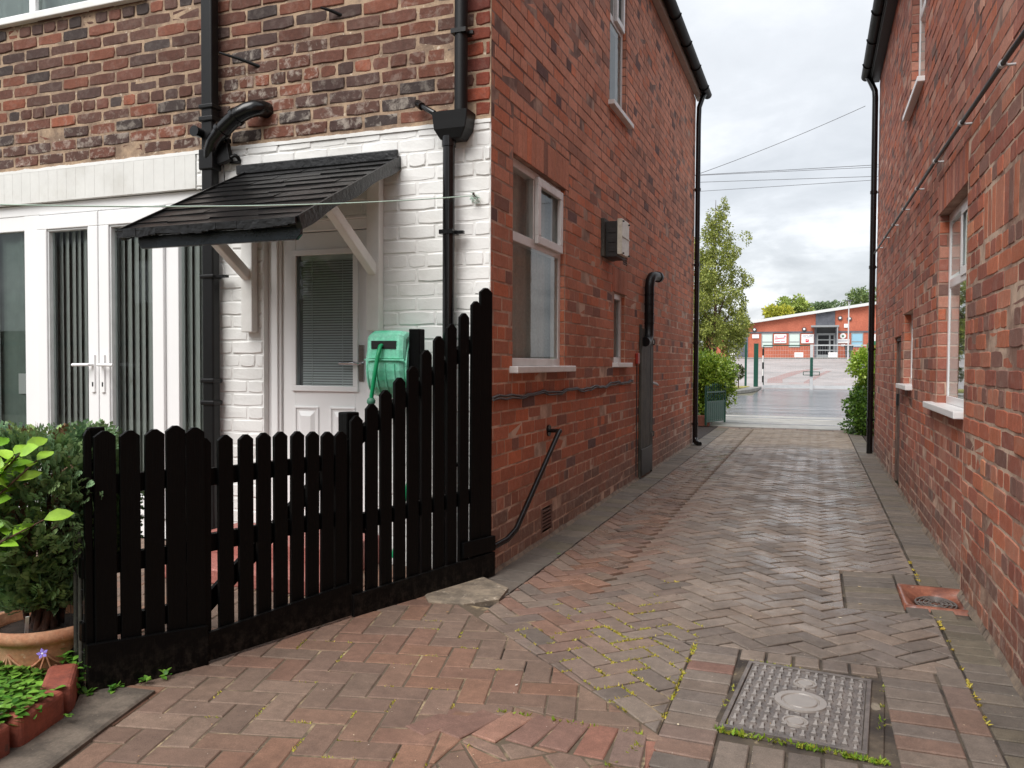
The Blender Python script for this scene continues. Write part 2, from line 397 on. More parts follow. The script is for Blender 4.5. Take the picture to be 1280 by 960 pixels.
# colours of the three kinds of brickwork
F_COLS = [srgb(78,62,60), srgb(92,68,62), srgb(106,72,63), srgb(118,78,66), srgb(72,64,64), srgb(124,80,66), srgb(100,74,67), srgb(86,68,65), srgb(96,66,58)]
def col_front(u, z, head):
    if u > -1.83:                                             # newer corner bricks
        c = rnd.choice([srgb(132,66,50), srgb(112,58,48), srgb(146,74,54)]); return mulc(c, U(.85, 1.1))+(0.05,)
    c = rnd.choice(F_COLS)
    if rnd.random() < .025: c = srgb(140,86,68)
    lime = max(0, 1-abs(z-2.62)/.34)*.4 if u < -2.2 else .12
    if abs(u+3.2) < .35 and abs(z-2.85) < .3: lime = .35
    return tuple(x*y for x, y in zip(mulc(c, .9*U(.84, 1.14)), (1.06,.98,.9)))+(min(.6, lime+.06),)
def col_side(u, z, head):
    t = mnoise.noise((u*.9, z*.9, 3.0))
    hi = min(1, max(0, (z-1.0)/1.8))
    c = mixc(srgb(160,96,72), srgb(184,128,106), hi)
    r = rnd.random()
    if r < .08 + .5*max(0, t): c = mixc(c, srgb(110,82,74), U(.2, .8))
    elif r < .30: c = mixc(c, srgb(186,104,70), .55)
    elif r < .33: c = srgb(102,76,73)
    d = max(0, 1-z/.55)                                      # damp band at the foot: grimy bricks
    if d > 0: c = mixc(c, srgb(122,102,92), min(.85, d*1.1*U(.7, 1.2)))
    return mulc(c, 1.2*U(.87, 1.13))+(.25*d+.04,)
def col_right(u, z, head):
    c = rnd.choice([srgb(162,100,82), srgb(168,106,86), srgb(150,94,80), srgb(166,112,96), srgb(176,124,106), srgb(144,94,82), srgb(172,100,74)])
    if rnd.random() < .04: c = srgb(118,90,82)
    if rnd.random() < .03: c = srgb(182,138,120)
    d = max(0, 1-z/.5)
    if d: c = mixc(c, srgb(100,82,74), min(.7, d*U(.6, 1.1)))
    return mulc(c, 1.2*U(.9, 1.1))+(.3*d+.1,)
def col_rough(u, z, head):
    c = rnd.choice([srgb(164,96,74), srgb(172,104,78), srgb(148,90,74), srgb(124,90,80), srgb(168,110,88), srgb(140,84,70)])
    if rnd.random() < .04: c = srgb(192,128,96)
    d = max(0, 1-z/.45)
    if d: c = mixc(c, srgb(104,84,74), min(.6, d*U(.5, 1.1)))
    return mulc(c, 1.2*U(.88, 1.12))+(.25*d+.10,)

# ------------------------------------------------------------------ windows
def frame_ring(mb, P, u0, u1, z0, z1, w, n0, n1, mi=0):
    P.box(mb, u0, u1, n0, n1, z0, z0+w, mi); P.box(mb, u0, u1, n0, n1, z1-w, z1, mi)
    P.box(mb, u0, u0+w, n0, n1, z0+w, z1-w, mi); P.box(mb, u1-w, u1, n0, n1, z0+w, z1-w, mi)
def pane(mb, P, u0, u1, n, z0, z1): mb.add([P(u0,n,z0),P(u1,n,z0),P(u1,n,z1),P(u0,n,z1)], [(0,1,2,3)])
def room(P, u0, u1, z0, z1, n0, n1, parent, mat, name='interior'):
    mb = MB(); f = P
    vs = [f(u,n,z) for n in (n0,n1) for (u,z) in ((u0,z0),(u1,z0),(u1,z1),(u0,z1))]
    mb.add(vs, [(4,5,6,7),(0,1,5,4),(1,2,6,5),(2,3,7,6),(3,0,4,7)]); return mb.build(name, mat, parent)

# ================================================================== LEFT HOUSE
HT = 5.12
house = thing('brick_house', 'brick house with white painted ground floor front and black fence at its corner', 'house', (-3.6, 8.2, 0))
fr_holes = [(-5.75,-3.62,0,2.31), (-5.9,-3.76,2.31,2.55), (-3.235,-2.455,0.17,2.06), (-6.4,-4.2,3.6,4.85)]
mb = MB()
painted = lambda u, z: z < 2.555 and u > -3.8
backing(mb, FRONT, -6.6, LX, 0, 2.555, fr_holes, lambda u, z: 2 if u > -5.8 else 1, -.004)
backing(mb, FRONT, -6.6, LX, 2.555, HT, fr_holes, 1, -.003)
brickwork(mb, FRONT, -6.6, LX, 2.555, HT, fr_holes, col_front, 0, jit=.0028, rough=True, gap=.0064, bev=.005, bond=6)
brickwork(mb, FRONT, -6.6, LX, 0, 2.555, fr_holes, lambda u, z, h: (.7,.7,.7,0), 2, jit=.0022, rough=True, gap=.0030, bev=.006, bond=6)
for (u, s) in ((-3.235, 1), (-2.455, -1)):               # white door reveals
    mb.add([FRONT(u,-.12,.17),FRONT(u,.0,.17),FRONT(u,.0,2.06),FRONT(u,-.12,2.06)], [(0,1,2,3)], 2)
mb.add([FRONT(-3.235,-.12,2.06),FRONT(-2.455,-.12,2.06),FRONT(-2.455,0,2.06),FRONT(-3.235,0,2.06)], [(0,1,2,3)], 2)
# ragged lower edge of bare brick: spots of white paint splashed over the first courses
k = 220; us = [-5.75+(LX+5.75)*i/k for i in range(k+1)]; zz = [2.557+.007*mnoise.noise((u*9, 0, 2))+.004*mnoise.noise((u*40, 0, 5)) for u in us]
for i in range(k): mb.add([FRONT(us[i],.0068,2.535),FRONT(us[i+1],.0068,2.535),FRONT(us[i+1],.0068,zz[i+1]),FRONT(us[i],.0068,zz[i]),FRONT(us[i],-.004,zz[i]),FRONT(us[i+1],-.004,zz[i+1])], [(0,1,2,3),(3,2,5,4)], 2)
mb.build('wall', [M_BRICK, M_MORTAR, M_WHITE], house, label='front wall of dark old bricks above whitewashed lower storey')
w1 = (4.505, 5.575, 1.155, 2.45); w2 = (7.10, 7.54, 1.18, 1.842); w3 = (6.868, 7.50, 3.455, 4.75); cel = (8.2, 8.85, 0.0, 1.58)
ls_holes = [w1, w2, w3, (4.505,5.66,2.45,2.675), (7.03,7.62,1.842,2.07), (6.8,7.57,4.75,4.98), (5.06,5.30,.05,.215), (7.44,7.62,2.13,2.2)]
mb = MB()
backing(mb, LSIDE, FY, 12.15, 0, HT, ls_holes, lambda u, z: 1, -.0012)
def ls_mat(u, z): return 0
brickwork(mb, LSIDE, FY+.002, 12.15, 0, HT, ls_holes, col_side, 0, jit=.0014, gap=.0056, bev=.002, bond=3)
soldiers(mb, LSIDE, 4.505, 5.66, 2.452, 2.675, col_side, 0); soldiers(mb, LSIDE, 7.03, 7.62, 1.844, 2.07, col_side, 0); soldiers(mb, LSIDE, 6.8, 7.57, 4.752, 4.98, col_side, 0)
for w in (w1, w2, w3):
    jamb(mb, LSIDE, w[1], -.10, 0, w[2], w[3], -1, col_side, (0,1)); jamb(mb, LSIDE, w[0], -.10, 0, w[2], w[3], 1, col_side, (0,1))
    mb.add([LSIDE(w[0],-.1,w[3]),LSIDE(w[1],-.1,w[3]),LSIDE(w[1],0,w[3]),LSIDE(w[0],0,w[3])], [(0,1,2,3)], 1)
mb.add([(-6.6,FY+.003,0),(-6.6,12.15,0),(-6.6,12.15,HT),(-6.6,FY+.003,HT)], [(0,1,2,3)], 0, srgb(150,92,74)+(0,))
LBACK = Plane(lambda u, n, z: (u, 12.15+n, z))
backing(mb, LBACK, -6.6, LX, 0, HT, [], 1, 0)
mb.build('wall', [M_BRICK2, M_MORTAR2], house, label='side wall of smooth red brick along the alley')
mb = MB(); k = 120
for i in range(k):
    a, b = 4.2+7.9*i/k, 4.2+7.9*(i+1)/k; h = .018+.012*mnoise.noise((a*3,0,0)); w = .020+.012*mnoise.noise((a*4,3,0))
    mb.add([LSIDE(a,0,h),LSIDE(b,0,h),LSIDE(b,w,-.008),LSIDE(a,w,-.008)], [(0,1,2,3)], 0, None, True)
M_FIL = two_tone('dirty mortar', srgb(138,122,106), srgb(104,92,82), 12)
mb.build('mortar_fillet', M_FIL, house)
mb = MB(); LSIDE.box(mb, 5.07, 5.29, -.03, -.012, .06, .205, 0)
for i in range(6): LSIDE.box(mb, 5.085, 5.275, -.02, .002, .068+i*.0235, .079+i*.0235, 1)
LSIDE.box(mb, 5.06, 5.085, -.02, .003, .05, .215, 1); LSIDE.box(mb, 5.275, 5.30, -.02, .003, .05, .215, 1)
mb.build('air_vent', [M_SLOT, simple('vent clay', srgb(112,84,74), .8, .2, 20, .3)], house)
mb = MB(); LSIDE.box(mb, 7.44, 7.62, -.04, -.012, 2.13, 2.2, 0)
for i in range(3): LSIDE.box(mb, 7.44, 7.62, -.02, .0, 2.137+i*.022, 2.147+i*.022, 1)
mb.build('air_vent', [M_SLOT, MATS['vent clay']], house)

def casement(P, w, parent, n=-.035, topsash=True, mat=M_UPVC2, sill_n=.055, sill_over=(.05,.12), curtain=None, lab=None, out=.028, flip=False):
    u0, u1, z0, z1 = w
    mb = MB(); fw = .052
    frame_ring(mb, P, u0, u1, z0+.02, z1, fw, n-.06, n)
    if topsash:
        zt = z1-(z1-z0)*.365; P.box(mb, u0+fw, u1-fw, n-.055, n-.002, zt-.03, zt+.03)
        um = u0+(u1-u0)*(.53 if flip else .47); P.box(mb, um-.028, um+.028, n-.055, n-.002, zt+.03, z1-fw)
    win = mb.build('window', mat, parent, bevel=.004, label=lab)
    if topsash:
        mb = MB(); frame_ring(mb, P, *((u0+fw-.025, um+.01) if flip else (um-.01, u1-fw+.025)), zt+.005, z1-fw+.02, .055, n, n+out); mb.build('sash', mat, win, bevel=.004)
    mb = MB()
    if topsash:
        pane(mb, P, u0+fw, u1-fw, n-.006, z0+fw, zt-.03); pane(mb, P, u0+fw, um-.028, n-.006, zt+.03, z1-fw); pane(mb, P, um+.03, u1-fw-.02, n-.006, zt+.05, z1-fw-.03)
    else: pane(mb, P, u0+fw, u1-fw, n-.02, z0+fw, z1-fw)
    mb.build('pane', M_GLASSD, win)
    mb = MB(); P.box(mb, u0-sill_over[0], u1+sill_over[1], n, sill_n, z0-.02, z0+.022); mb.build('sill', mat, win, bevel=.005)
    if curtain:
        mb = MB(); nn = 40
        for i in range(nn):
            a, b = u0-.02+(u1-u0+.04)*i/nn, u0-.02+(u1-u0+.04)*(i+1)/nn
            da, db = .012*math.sin(i*1.3), .012*math.sin((i+1)*1.3)
            mb.add([P(a,n-.10+da,z0),P(b,n-.10+db,z0),P(b,n-.10+db,z1),P(a,n-.10+da,z1)], [(0,1,2,3)], 0, None, True)
        mb.build('curtain', curtain, win)
    room(P, u0-.1, u1+.1, z0-.1, z1+.1, n-.07, n-1.6, win, M_DARKROOM)
    return win
casement(LSIDE, w1, house, curtain=M_CURTAINB, lab='white window with a small opening top light')
casement(LSIDE, w2, house, topsash=False, lab='narrow white window')
casement(LSIDE, w3, house, lab='upstairs window')

# front upstairs window above the sill
mb = MB(); frame_ring(mb, FRONT, -6.4, -4.2, 3.63, 4.85, .06, -.11, -.05); FRONT.box(mb, -5.3, -5.24, -.11, -.05, 3.69, 4.79)
fw = mb.build('window', M_UPVC, house, bevel=.004)
mb = MB(); pane(mb, FRONT, -6.34, -4.26, -.08, 3.69, 4.79); mb.build('pane', M_GLASS, fw)
mb = MB(); FRONT.box(mb, -6.45, -4.16, -.05, .045, 3.585, 3.632); mb.build('sill', M_TRIM, fw, bevel=.006)
mb = MB()
for i in range(60):
    a, b = -6.4+2.2*i/60, -6.4+2.2*(i+1)/60
    mb.add([FRONT(a,-.2+.02*math.sin(i*1.1),3.6),FRONT(b,-.2+.02*math.sin((i+1)*1.1),3.6),FRONT(b,-.2+.02*math.sin((i+1)*1.1),4.85),FRONT(a,-.2+.02*math.sin(i*1.1),4.85)], [(0,1,2,3)], 0, None, True)
mb.build('curtain', M_CURTAIN, fw)
# lintel slab over french window
mb = MB(); FRONT.box(mb, -5.9, -3.762, -.06, .006, 2.316, 2.549)
for i in range(24): FRONT.box(mb, -5.85+i*.087, -5.847+i*.087, .006, .0072, 2.33, 2.54)
mb.build('lintel', M_LINTEL, house, bevel=.004)

# french window
n = -.03
mb = MB()
FRONT.box(mb, -5.75, -3.62, n-.06, n, 2.235, 2.312); FRONT.box(mb, -5.75, -3.62, n-.06, n+.004, .0, .13)
for (a, b) in ((-5.75,-5.68),(-5.35,-5.20),(-4.045,-3.94),(-3.66,-3.62)): FRONT.box(mb, a, b, n-.06, n, .13, 2.235)
FRONT.box(mb, -5.68, -5.35, n-.05, n-.004, 2.13, 2.235); FRONT.box(mb, -3.94, -3.69, n-.05, n-.004, 2.15, 2.235)
FRONT.box(mb, -5.68, -5.35, n-.05, n-.004, .13, .22); FRONT.box(mb, -3.94, -3.69, n-.05, n-.004, .13, .22)
fd = mb.build('french_window', M_UPVC, house, bevel=.005)
for pu in ((-5.68,-5.35),(-3.94,-3.66)): mb = MB(); pane(mb, FRONT, *pu, n-.03, .2, 2.16); mb.build('pane', M_GLASS, fd)
for (a, b, hx, lx) in ((-5.20, -4.622, -4.665, -1), (-4.618, -4.045, -4.575, 1)):
    mb = MB(); z0, z1 = .14, 2.225; w = .095
    for (u0,u1,q0,q1) in ((a,b,z1-.10,z1),(a,b,z0,z0+.14),(a,a+w,z0+.14,z1-.10),(b-w,b,z0+.14,z1-.10)): FRONT.box(mb, u0+.002, u1-.002, n-.05, n+.022, q0, q1)
    for (u0,u1,q0,q1) in ((a+w,b-w,z1-.114,z1-.10),(a+w,b-w,z0+.14,z0+.154),(a+w,a+w+.012,z0+.154,z1-.114),(b-w-.012,b-w,z0+.154,z1-.114)): FRONT.box(mb, u0, u1, n-.04, n+.012, q0, q1, 1)
    lf = mb.build('door_leaf', [M_UPVC, simple('glazing bead', (.66,.67,.67), .4)], fd, bevel=.005)
    mb = MB(); pane(mb, FRONT, a+w, b-w, n-.02, z0+.14, z1-.10); mb.build('pane', M_GLASS, fd)
    mb = MB(); FRONT.box(mb, hx-.016, hx+.016, n+.022, n+.034, .98, 1.24); mb.tube([FRONT(hx,n+.03,1.17),FRONT(hx,n+.07,1.17),FRONT(hx+lx*.02,n+.075,1.17),FRONT(hx+lx*.14,n+.075,1.168)], .011, 10)
    FRONT.box(mb, hx-.006, hx+.006, n+.034, n+.036, 1.02, 1.05, 1); mb.build('handle', [M_UPVC, M_SLOT], fd, bevel=.003)
# vertical blinds
mb = MB()
for i in range(26):
    u = -5.16+i*.0585
    if u > -3.66: break
    d = Vector((.042*math.cos(math.radians(156)), .042*math.sin(math.radians(156)), 0))
    c = Vector(FRONT(u+U(-.006,.006), -.125, 0)); z0, z1 = .2, 2.2
    mb.add([c-d+Vector((0,0,z0)), c+d+Vector((0,0,z0)), c+d+Vector((0,0,z1)), c-d+Vector((0,0,z1))], [(0,1,2,3)])
FRONT.box(mb, -5.2, -3.65, -.2, -.12, 2.2, 2.235)
mb.build('vertical_blind', M_BLIND, fd)
mb = MB()
for i in range(16):
    a, b = -5.74+.46*i/16, -5.74+.46*(i+1)/16
    mb.add([FRONT(a,-.13+.012*math.sin(i*.9),.0),FRONT(b,-.13+.012*math.sin(i*.9+.9),.0),FRONT(b,-.13+.012*math.sin(i*.9+.9),2.2),FRONT(a,-.13+.012*math.sin(i*.9),2.2)], [(0,1,2,3)], 0, None, True)
FRONT.box(mb, -5.52, -5.42, -.115, -.105, .95, 1.1, 1)
mb.build('curtain', [simple('sage curtain', (.26,.32,.29), .8, .1), M_UPVC], fd)
room(FRONT, -6.2, -3.5, -.05, 2.45, n-.08, n-3.0, fd, M_DARKROOM)

# front door
mb = MB(); n = -.075
FRONT.box(mb, -3.235, -3.14, n-.05, n+.03, .17, 2.06); FRONT.box(mb, -2.52, -2.455, n-.05, n+.03, .17, 2.06); FRONT.box(mb, -3.14, -2.52, n-.05, n+.03, 2.0, 2.06)
FRONT.box(mb, -3.20, -3.155, n+.03, n+.045, .17, 2.06)
dr = mb.build('door_frame', M_UPVC, house, bevel=.005)
mb = MB(); a, b = -3.136, -2.524; gz0, gz1 = 1.04, 1.865; g0, g1 = -3.04, -2.61
FRONT.box(mb, a, g0, n-.03, n+.012, .19, 1.995); FRONT.box(mb, g1, b, n-.03, n+.012, .19, 1.995)
FRONT.box(mb, g0, g1, n-.03, n+.012, .19, gz0); FRONT.box(mb, g0, g1, n-.03, n+.012, gz1, 1.995)
frame_ring(mb, FRONT, g0-.025, g1+.025, gz0-.025, gz1+.025, .035, n+.012, n+.028)
for (u0, u1) in ((-3.05,-2.87),(-2.79,-2.61)):
    for (z0, z1) in ((.28,.92),):
        frame_ring(mb, FRONT, u0, u1, z0, z1, .014, n+.012, n+.020)
        q = [(u0+.03,z0+.03),(u1-.03,z0+.03),(u1-.03,z1-.03),(u0+.03,z1-.03)]; r = [(u0+.055,z0+.06),(u1-.055,z0+.06),(u1-.055,z1-.06),(u0+.055,z1-.06)]
        mb.add([FRONT(x,n+.012,z) for x,z in q]+[FRONT(x,n+.026,z) for x,z in r], [(4,5,6,7)]+[(i,(i+1)%4,4+(i+1)%4,4+i) for i in range(4)])
leaf = mb.build('door', M_UPVC, house, bevel=.003, label='white front door with a blind in its glass')
mb = MB(); pane(mb, FRONT, g0, g1, n+.006, gz0, gz1); mb.build('pane', M_GLASS, leaf)
mb = MB(); k = 50
for i in range(k):
    z = gz0+.01+(gz1-gz0-.05)*i/(k-1)
    mb.add([FRONT(g0+.035,n-.016,z+.0062),FRONT(g1-.012,n-.016,z+.0062),FRONT(g1-.012,n-.010,z-.0045),FRONT(g0+.035,n-.010,z-.0045)], [(0,1,2,3)])
for u in (g0+.11, g1-.1): FRONT.box(mb, u-.0015, u+.0015, n-.005, n-.002, gz0, gz1)
FRONT.box(mb, g0+.03, g1, n-.02, n-.002, gz1-.035, gz1)
mb.build('venetian_blind', simple('white slats', (.88,.88,.90), .5, .02), leaf)
mb = MB(); FRONT.box(mb, g0, g1, n-.028, n-.026, gz0, gz1); mb.build('interior', simple('dark hallway', (.34,.33,.34), .9), leaf)
mb = MB(); FRONT.box(mb, -2.58, -2.545, n+.012, n+.022, 1.08, 1.30); mb.tube([FRONT(-2.562,n+.02,1.19),FRONT(-2.562,n+.06,1.19),FRONT(-2.58,n+.065,1.19),FRONT(-2.69,n+.065,1.19)], .009, 10); mb.build('handle', M_METAL, leaf)

# roof, soffit, fascia, gutters
mb = MB()
mb.add([(-1.50,3.9,5.22),(-1.50,12.4,5.22),(-4.4,12.4,7.4),(-4.4,3.9,7.4),(-6.9,12.4,5.52),(-6.9,3.9,5.52)], [(0,1,2,3),(3,2,4,5)], 0)
mb.add([(-1.50,3.9,5.20),(-4.4,3.9,7.38),(-6.6,3.9,5.20)], [(0,1,2)], 1); mb.add([(-1.50,12.2,5.20),(-4.4,12.2,7.38),(-6.6,12.2,5.20)], [(0,1,2)], 1)
mb.build('roof', [M_SLATE, M_MORTAR2], house)
mb = MB(); mb.box(-1.70, -1.625, 3.9, 12.3, 5.12, 5.14); mb.box(-1.645, -1.62, 3.9, 12.3, 5.14, 5.23)
mb.build('fascia', simple('grey soffit', srgb(168,158,150), .6, .1), house, bevel=.004)
def gutter(X, y0, y1, z, sgn):
    mb = MB(); k = 10; r = .064
    for (ra, rev) in ((r, False), (r-.006, True)):
        ring = [(X+ra*math.cos(PI+PI*i/k), z+ra*math.sin(PI+PI*i/k)) for i in range(k+1)]
        mb.add([(x,y0,zz) for x,zz in ring]+[(x,y1,zz) for x,zz in ring], [(i,i+1,k+2+i,k+1+i) for i in range(k)], 0, None, True)
    for y in (y0, y1-.002): mb.prism([(X+r*math.cos(PI+PI*i/k), y, z+r*math.sin(PI+PI*i/k)) for i in range(k+1)], (0,.004,0))
    y = y0+.35
    while y < y1:
        mb.tube([(X+(r+.004)*math.cos(PI+PI*i/k), y, z+(r+.004)*math.sin(PI+PI*i/k)) for i in range(k+1)], .009, 6); y += .85
    mb.box(X-r, X+r, y0, y1, z+.0, z+.012) if False else None
    return mb
M_GUT = simple('gutter plastic', (.006,.006,.0065), .5, .2, 20, spec=.12)
gutter(-1.553, 3.9, 12.32, 5.21, 1).build('gutter', M_GUT, house)

# ---- pipes on the left house (bolted to it, things one could take down)
def clip(mb, P, u, z, r, n, tail=.05):
    P.box(mb, u-r-.008, u+r+.008, n-r-.01, n+r+.006, z-.012, z+.012); P.box(mb, u+r, u+r+tail, n-.03, n-.008, z-.009, z+.009)
soil = thing('soil_pipe', 'square black soil pipe rising between french window and door', 'drainpipe', (-3.68, 4.07, 0))
mb = MB(); FRONT.box(mb, -3.632, -3.545, .03, .10, 0, HT+.1); mb.build('pipe', M_PIPEM, soil, bevel=.012, seg=3)
for (z0, z1) in ((2.78,2.81),(2.70,2.735),(2.40,2.53),(1.06,1.09),(.92,.95),(1.72,1.745)):
    mb = MB(); FRONT.box(mb, -3.643, -3.534, .022, .111, z0, z1); mb.build('collar', M_PIPEM, soil, bevel=.008)
mb = MB(); pts = []
for t in range(13):
    q = t/12
    pts.append(FRONT(-3.66+.13*q+.02*math.sin(q*3), .095+.03*math.sin(q*PI), 2.60+.30*q**.85) if q < .0 else None)
pts = [FRONT(-3.585,.06,2.47), FRONT(-3.57,.075,2.525), FRONT(-3.525,.095,2.58), FRONT(-3.46,.105,2.63), FRONT(-3.39,.11,2.675), FRONT(-3.33,.11,2.71), FRONT(-3.275,.10,2.735), FRONT(-3.235,.08,2.75), FRONT(-3.212,.045,2.757), FRONT(-3.205,-.02,2.758)]
mb.tube(pts, .05, 20); mb.build('waste_elbow', M_PIPE, soil)
for i, (p, q) in enumerate(((4,5),(3,4))):
    a, b = Vector(pts[p]), Vector(pts[q]); mb = MB(); d = (b-a).normalized(); c = a if i else a+d*.05
    mb.tube([c-d*.012, c+d*.012], .058, 20); mb.build('collar', M_PIPE, soil)
mb = MB(); mb.tube([FRONT(-3.63,.10,2.63), FRONT(-3.63,.16,2.63)], .03, 16); mb.tube([FRONT(-3.63,.155,2.63), FRONT(-3.63,.162,2.63)], .034, 16); mb.build('access_cap', M_PIPE, soil)
mb = MB(); FRONT.box(mb, -3.54, -3.46, .05, .09, 1.725, 1.74); mb.build('bracket', M_PIPEM, soil)

dp = thing('drainpipe', 'black round drainpipe with hopper on the white painted front wall', 'drainpipe', (-1.95, 4.08, 0))
mb = MB(); mb.tube([FRONT(-1.925,.07,0), FRONT(-1.925,.07,2.46)], .034, 20); mb.build('pipe', M_PIPE, dp)
mb = MB(); mb.tube([FRONT(-1.852,.07,2.56), FRONT(-1.852,.07,HT+.1)], .037, 20); mb.build('pipe', M_PIPEM, dp, label='upper pipe, duller black')
mb = MB()
top = [(-2.075,2.60),(-1.845,2.60)]
def rg(u0,u1,n0,n1,z): return [FRONT(u0,n0,z),FRONT(u1,n0,z),FRONT(u1,n1,z),FRONT(u0,n1,z)]
R = [rg(-2.008,-1.792,.0,.125,2.585), rg(-2.003,-1.797,.0,.121,2.54), rg(-1.997,-1.806,.0,.117,2.49), rg(-1.965,-1.84,.01,.10,2.435)]
mb.add([p for g in R for p in g], [(i*4+k, i*4+(k+1)%4, (i+1)*4+(k+1)%4, (i+1)*4+k) for i in range(3) for k in range(4)]+[(12,13,14,15)])
mb.add(rg(-2.004,-1.796,.003,.121,2.57), [(0,1,2,3)])
mb.build('hopper', M_PIPEM, dp, bevel=.005)
mb = MB(); clip(mb, FRONT, -1.925, 1.925, .034, .07); mb.build('bracket', M_PIPE, dp)
mb = MB(); clip(mb, FRONT, -1.925, .62, .034, .07); mb.build('bracket', M_PIPE, dp)
mb = MB(); clip(mb, FRONT, -1.852, 3.02, .037, .07, .03); mb.build('bracket', M_PIPEM, dp)
mb = MB(); mb.tube([FRONT(-1.925,.07,2.40), FRONT(-1.925,.07,2.455)], .04, 20); mb.build('collar', M_PIPE, dp)
mb = MB(); mb.tube([FRONT(-2.135,.03,2.675), FRONT(-2.11,.09,2.65), FRONT(-2.0,.10,2.585)], .016, 12); mb.tube([FRONT(-2.13,.05,2.668), FRONT(-2.08,.095,2.632)], .022, 12); mb.build('overflow_spout', M_PIPE, dp)

fp = thing('drainpipe', 'tall black drainpipe at the far corner of the left brick wall', 'drainpipe', (-1.64, 12.03, 0))
mb = MB(); mb.tube([(-1.64,12.03,.03),(-1.64,12.03,4.7),(-1.635,12.04,4.95),(-1.60,12.08,5.08),(-1.565,12.12,5.18)], .036, 16); mb.build('pipe', M_PIPE, fp)
for z in (.3, 1.5, 2.65, 3.75):
    mb = MB(); mb.tube([(-1.64,12.03,z-.02),(-1.64,12.03,z+.02)], .044, 16); mb.box(-1.70,-1.64,12.02,12.04,z-.008,z+.008); mb.build('bracket', M_PIPE, fp)
mb = MB(); mb.tube([(-1.64,12.03,.09),(-1.62,12.0,.03),(-1.56,11.93,.012)], .038, 14); mb.build('shoe', M_PIPE, fp)

# ---- canopy over door
cn = thing('door_canopy', 'lean-to canopy of black shingles over the white front door', 'canopy', (-2.85, 4.15, 1.4))
X0, X1 = -3.37, -2.275; yb, zb, yf, zf = 4.15, 2.375, 3.17, 1.865
sl = Vector((0, yf-yb, zf-zb)); nrm = Vector((0, sl.z, -sl.y)).normalized(); nrm = nrm if nrm.z > 0 else -nrm
mb = MB()
c0 = Vector((0,yb,zb)); c1 = Vector((0,yf,zf))
def slab(x0, x1, a, b, t0, t1, lift=0, jl=0):
    p = c0+sl*a; q = c0+sl*b
    vs = []
    for (pt, t) in ((p,t0),(q,t0),(q,t1),(p,t1)):
        for x in (x0, x1): vs.append(Vector((x,0,0))+pt+nrm*(t+lift))
    mb.add([vs[0],vs[1],vs[3],vs[2],vs[6],vs[7],vs[5],vs[4]], [(3,2,1,0),(4,5,6,7),(0,1,5,4),(1,2,6,5),(2,3,7,6),(3,0,4,7)])
slab(X0+.02, X1-.02, 0, .985, -.035, -.004)
rows = 10
for r in range(rows):
    a, b = r/rows, (r+1)/rows+.012; x = X0-(.0 if r < rows-1 else .01)
    while x < X1-.01:
        w = min(U(.22,.40), X1-x)
        if X1-x-w < .06: w = X1-x
        e = U(-.014,.010); t = .007+U(0,.004)
        p0, p1 = c0+sl*a, c0+sl*(b+e)
        vs = [Vector((xx,0,0))+pp+nrm*tt for (xx,pp,tt) in ((x+.001,p0,0),(x+w-.001,p0,0),(x+w-.001,p1,.003),(x+.001,p1,.003),(x+.001,p0,.004),(x+w-.001,p0,.004),(x+w-.001,p1,t+U(-.002,.006)),(x+.001,p1,t+U(-.002,.006)))]
        mb.add(vs, [(3,2,1,0),(4,5,6,7),(0,1,5,4),(1,2,6,5),(2,3,7,6),(3,0,4,7)])
        x += w
# ragged felt hanging over the verges and eaves
for (x0, x1) in ((X0-.012, X0+.02), (X1-.02, X1+.012)):
    k = 14
    for i in range(k):
        p, q = c0+sl*(i/k), c0+sl*((i+1)/k); d0, d1 = .045+.008*math.sin(i*1.1), .045+.008*math.sin(i*1.1+1.1)
        mb.add([Vector((x0,0,0))+p+nrm*.014, Vector((x1,0,0))+p+nrm*.02, Vector((x1,0,0))+q+nrm*.02, Vector((x0,0,0))+q+nrm*.014, Vector((x0,0,0))+p-nrm*d0, Vector((x1,0,0))+p-nrm*d0, Vector((x1,0,0))+q-nrm*d1, Vector((x0,0,0))+q-nrm*d1],
               [(0,1,2,3),(7,6,5,4),(0,4,5,1),(2,6,7,3),(0,3,7,4),(1,5,6,2)])
k = 26
for i in range(k):
    xa, xb = X0+(X1-X0)*i/k, X0+(X1-X0)*(i+1)/k; d = .030+.006*math.sin(i*.7)
    mb.box(xa, xb, yf-.022+U(0,.003), yf-.006, zf-d+U(-.003,.003), zf+.010)
mb.build('shingle_roof', M_FELT, cn, recalc=True)
mb = MB(); mb.prism([(X0+.10,yf+.02,zf-.025),(X1-.0,yf+.02,zf-.025),(X1-.0,yf+.02,zf-.065),(X1-.025,yf+.02,zf-.09),(X0+.12,yf+.02,zf-.09),(X0+.10,yf+.02,zf-.06)], (0,.022,0)); mb.build('fascia_board', M_FASCIA, cn, bevel=.004)
mb = MB(); mb.box(-3.42, X1, FY-.03, FY-.006, zb-.005, zb+.055); mb.build('flashing', M_FELT, cn, bevel=.006)
for (u0, u1) in ((-3.36,-3.275), (-2.46,-2.375)):
    mb = MB(); FRONT.box(mb, u0, u1, .004, .062, 1.38, 2.30); br = mb.build('bracket', M_TRIM, cn, bevel=.006)
    mb = MB(); uc = (u0+u1)/2; mb.bar(FRONT(uc,.05,1.73), FRONT(uc,.56,2.055), .05, .062); mb.build('brace', M_TRIM, br, bevel=.006)
    mb = MB(); mb.bar(FRONT(uc,.03,2.29), FRONT(uc,.82,1.885), .05, .05); mb.build('rafter', M_TRIM, br, bevel=.006)

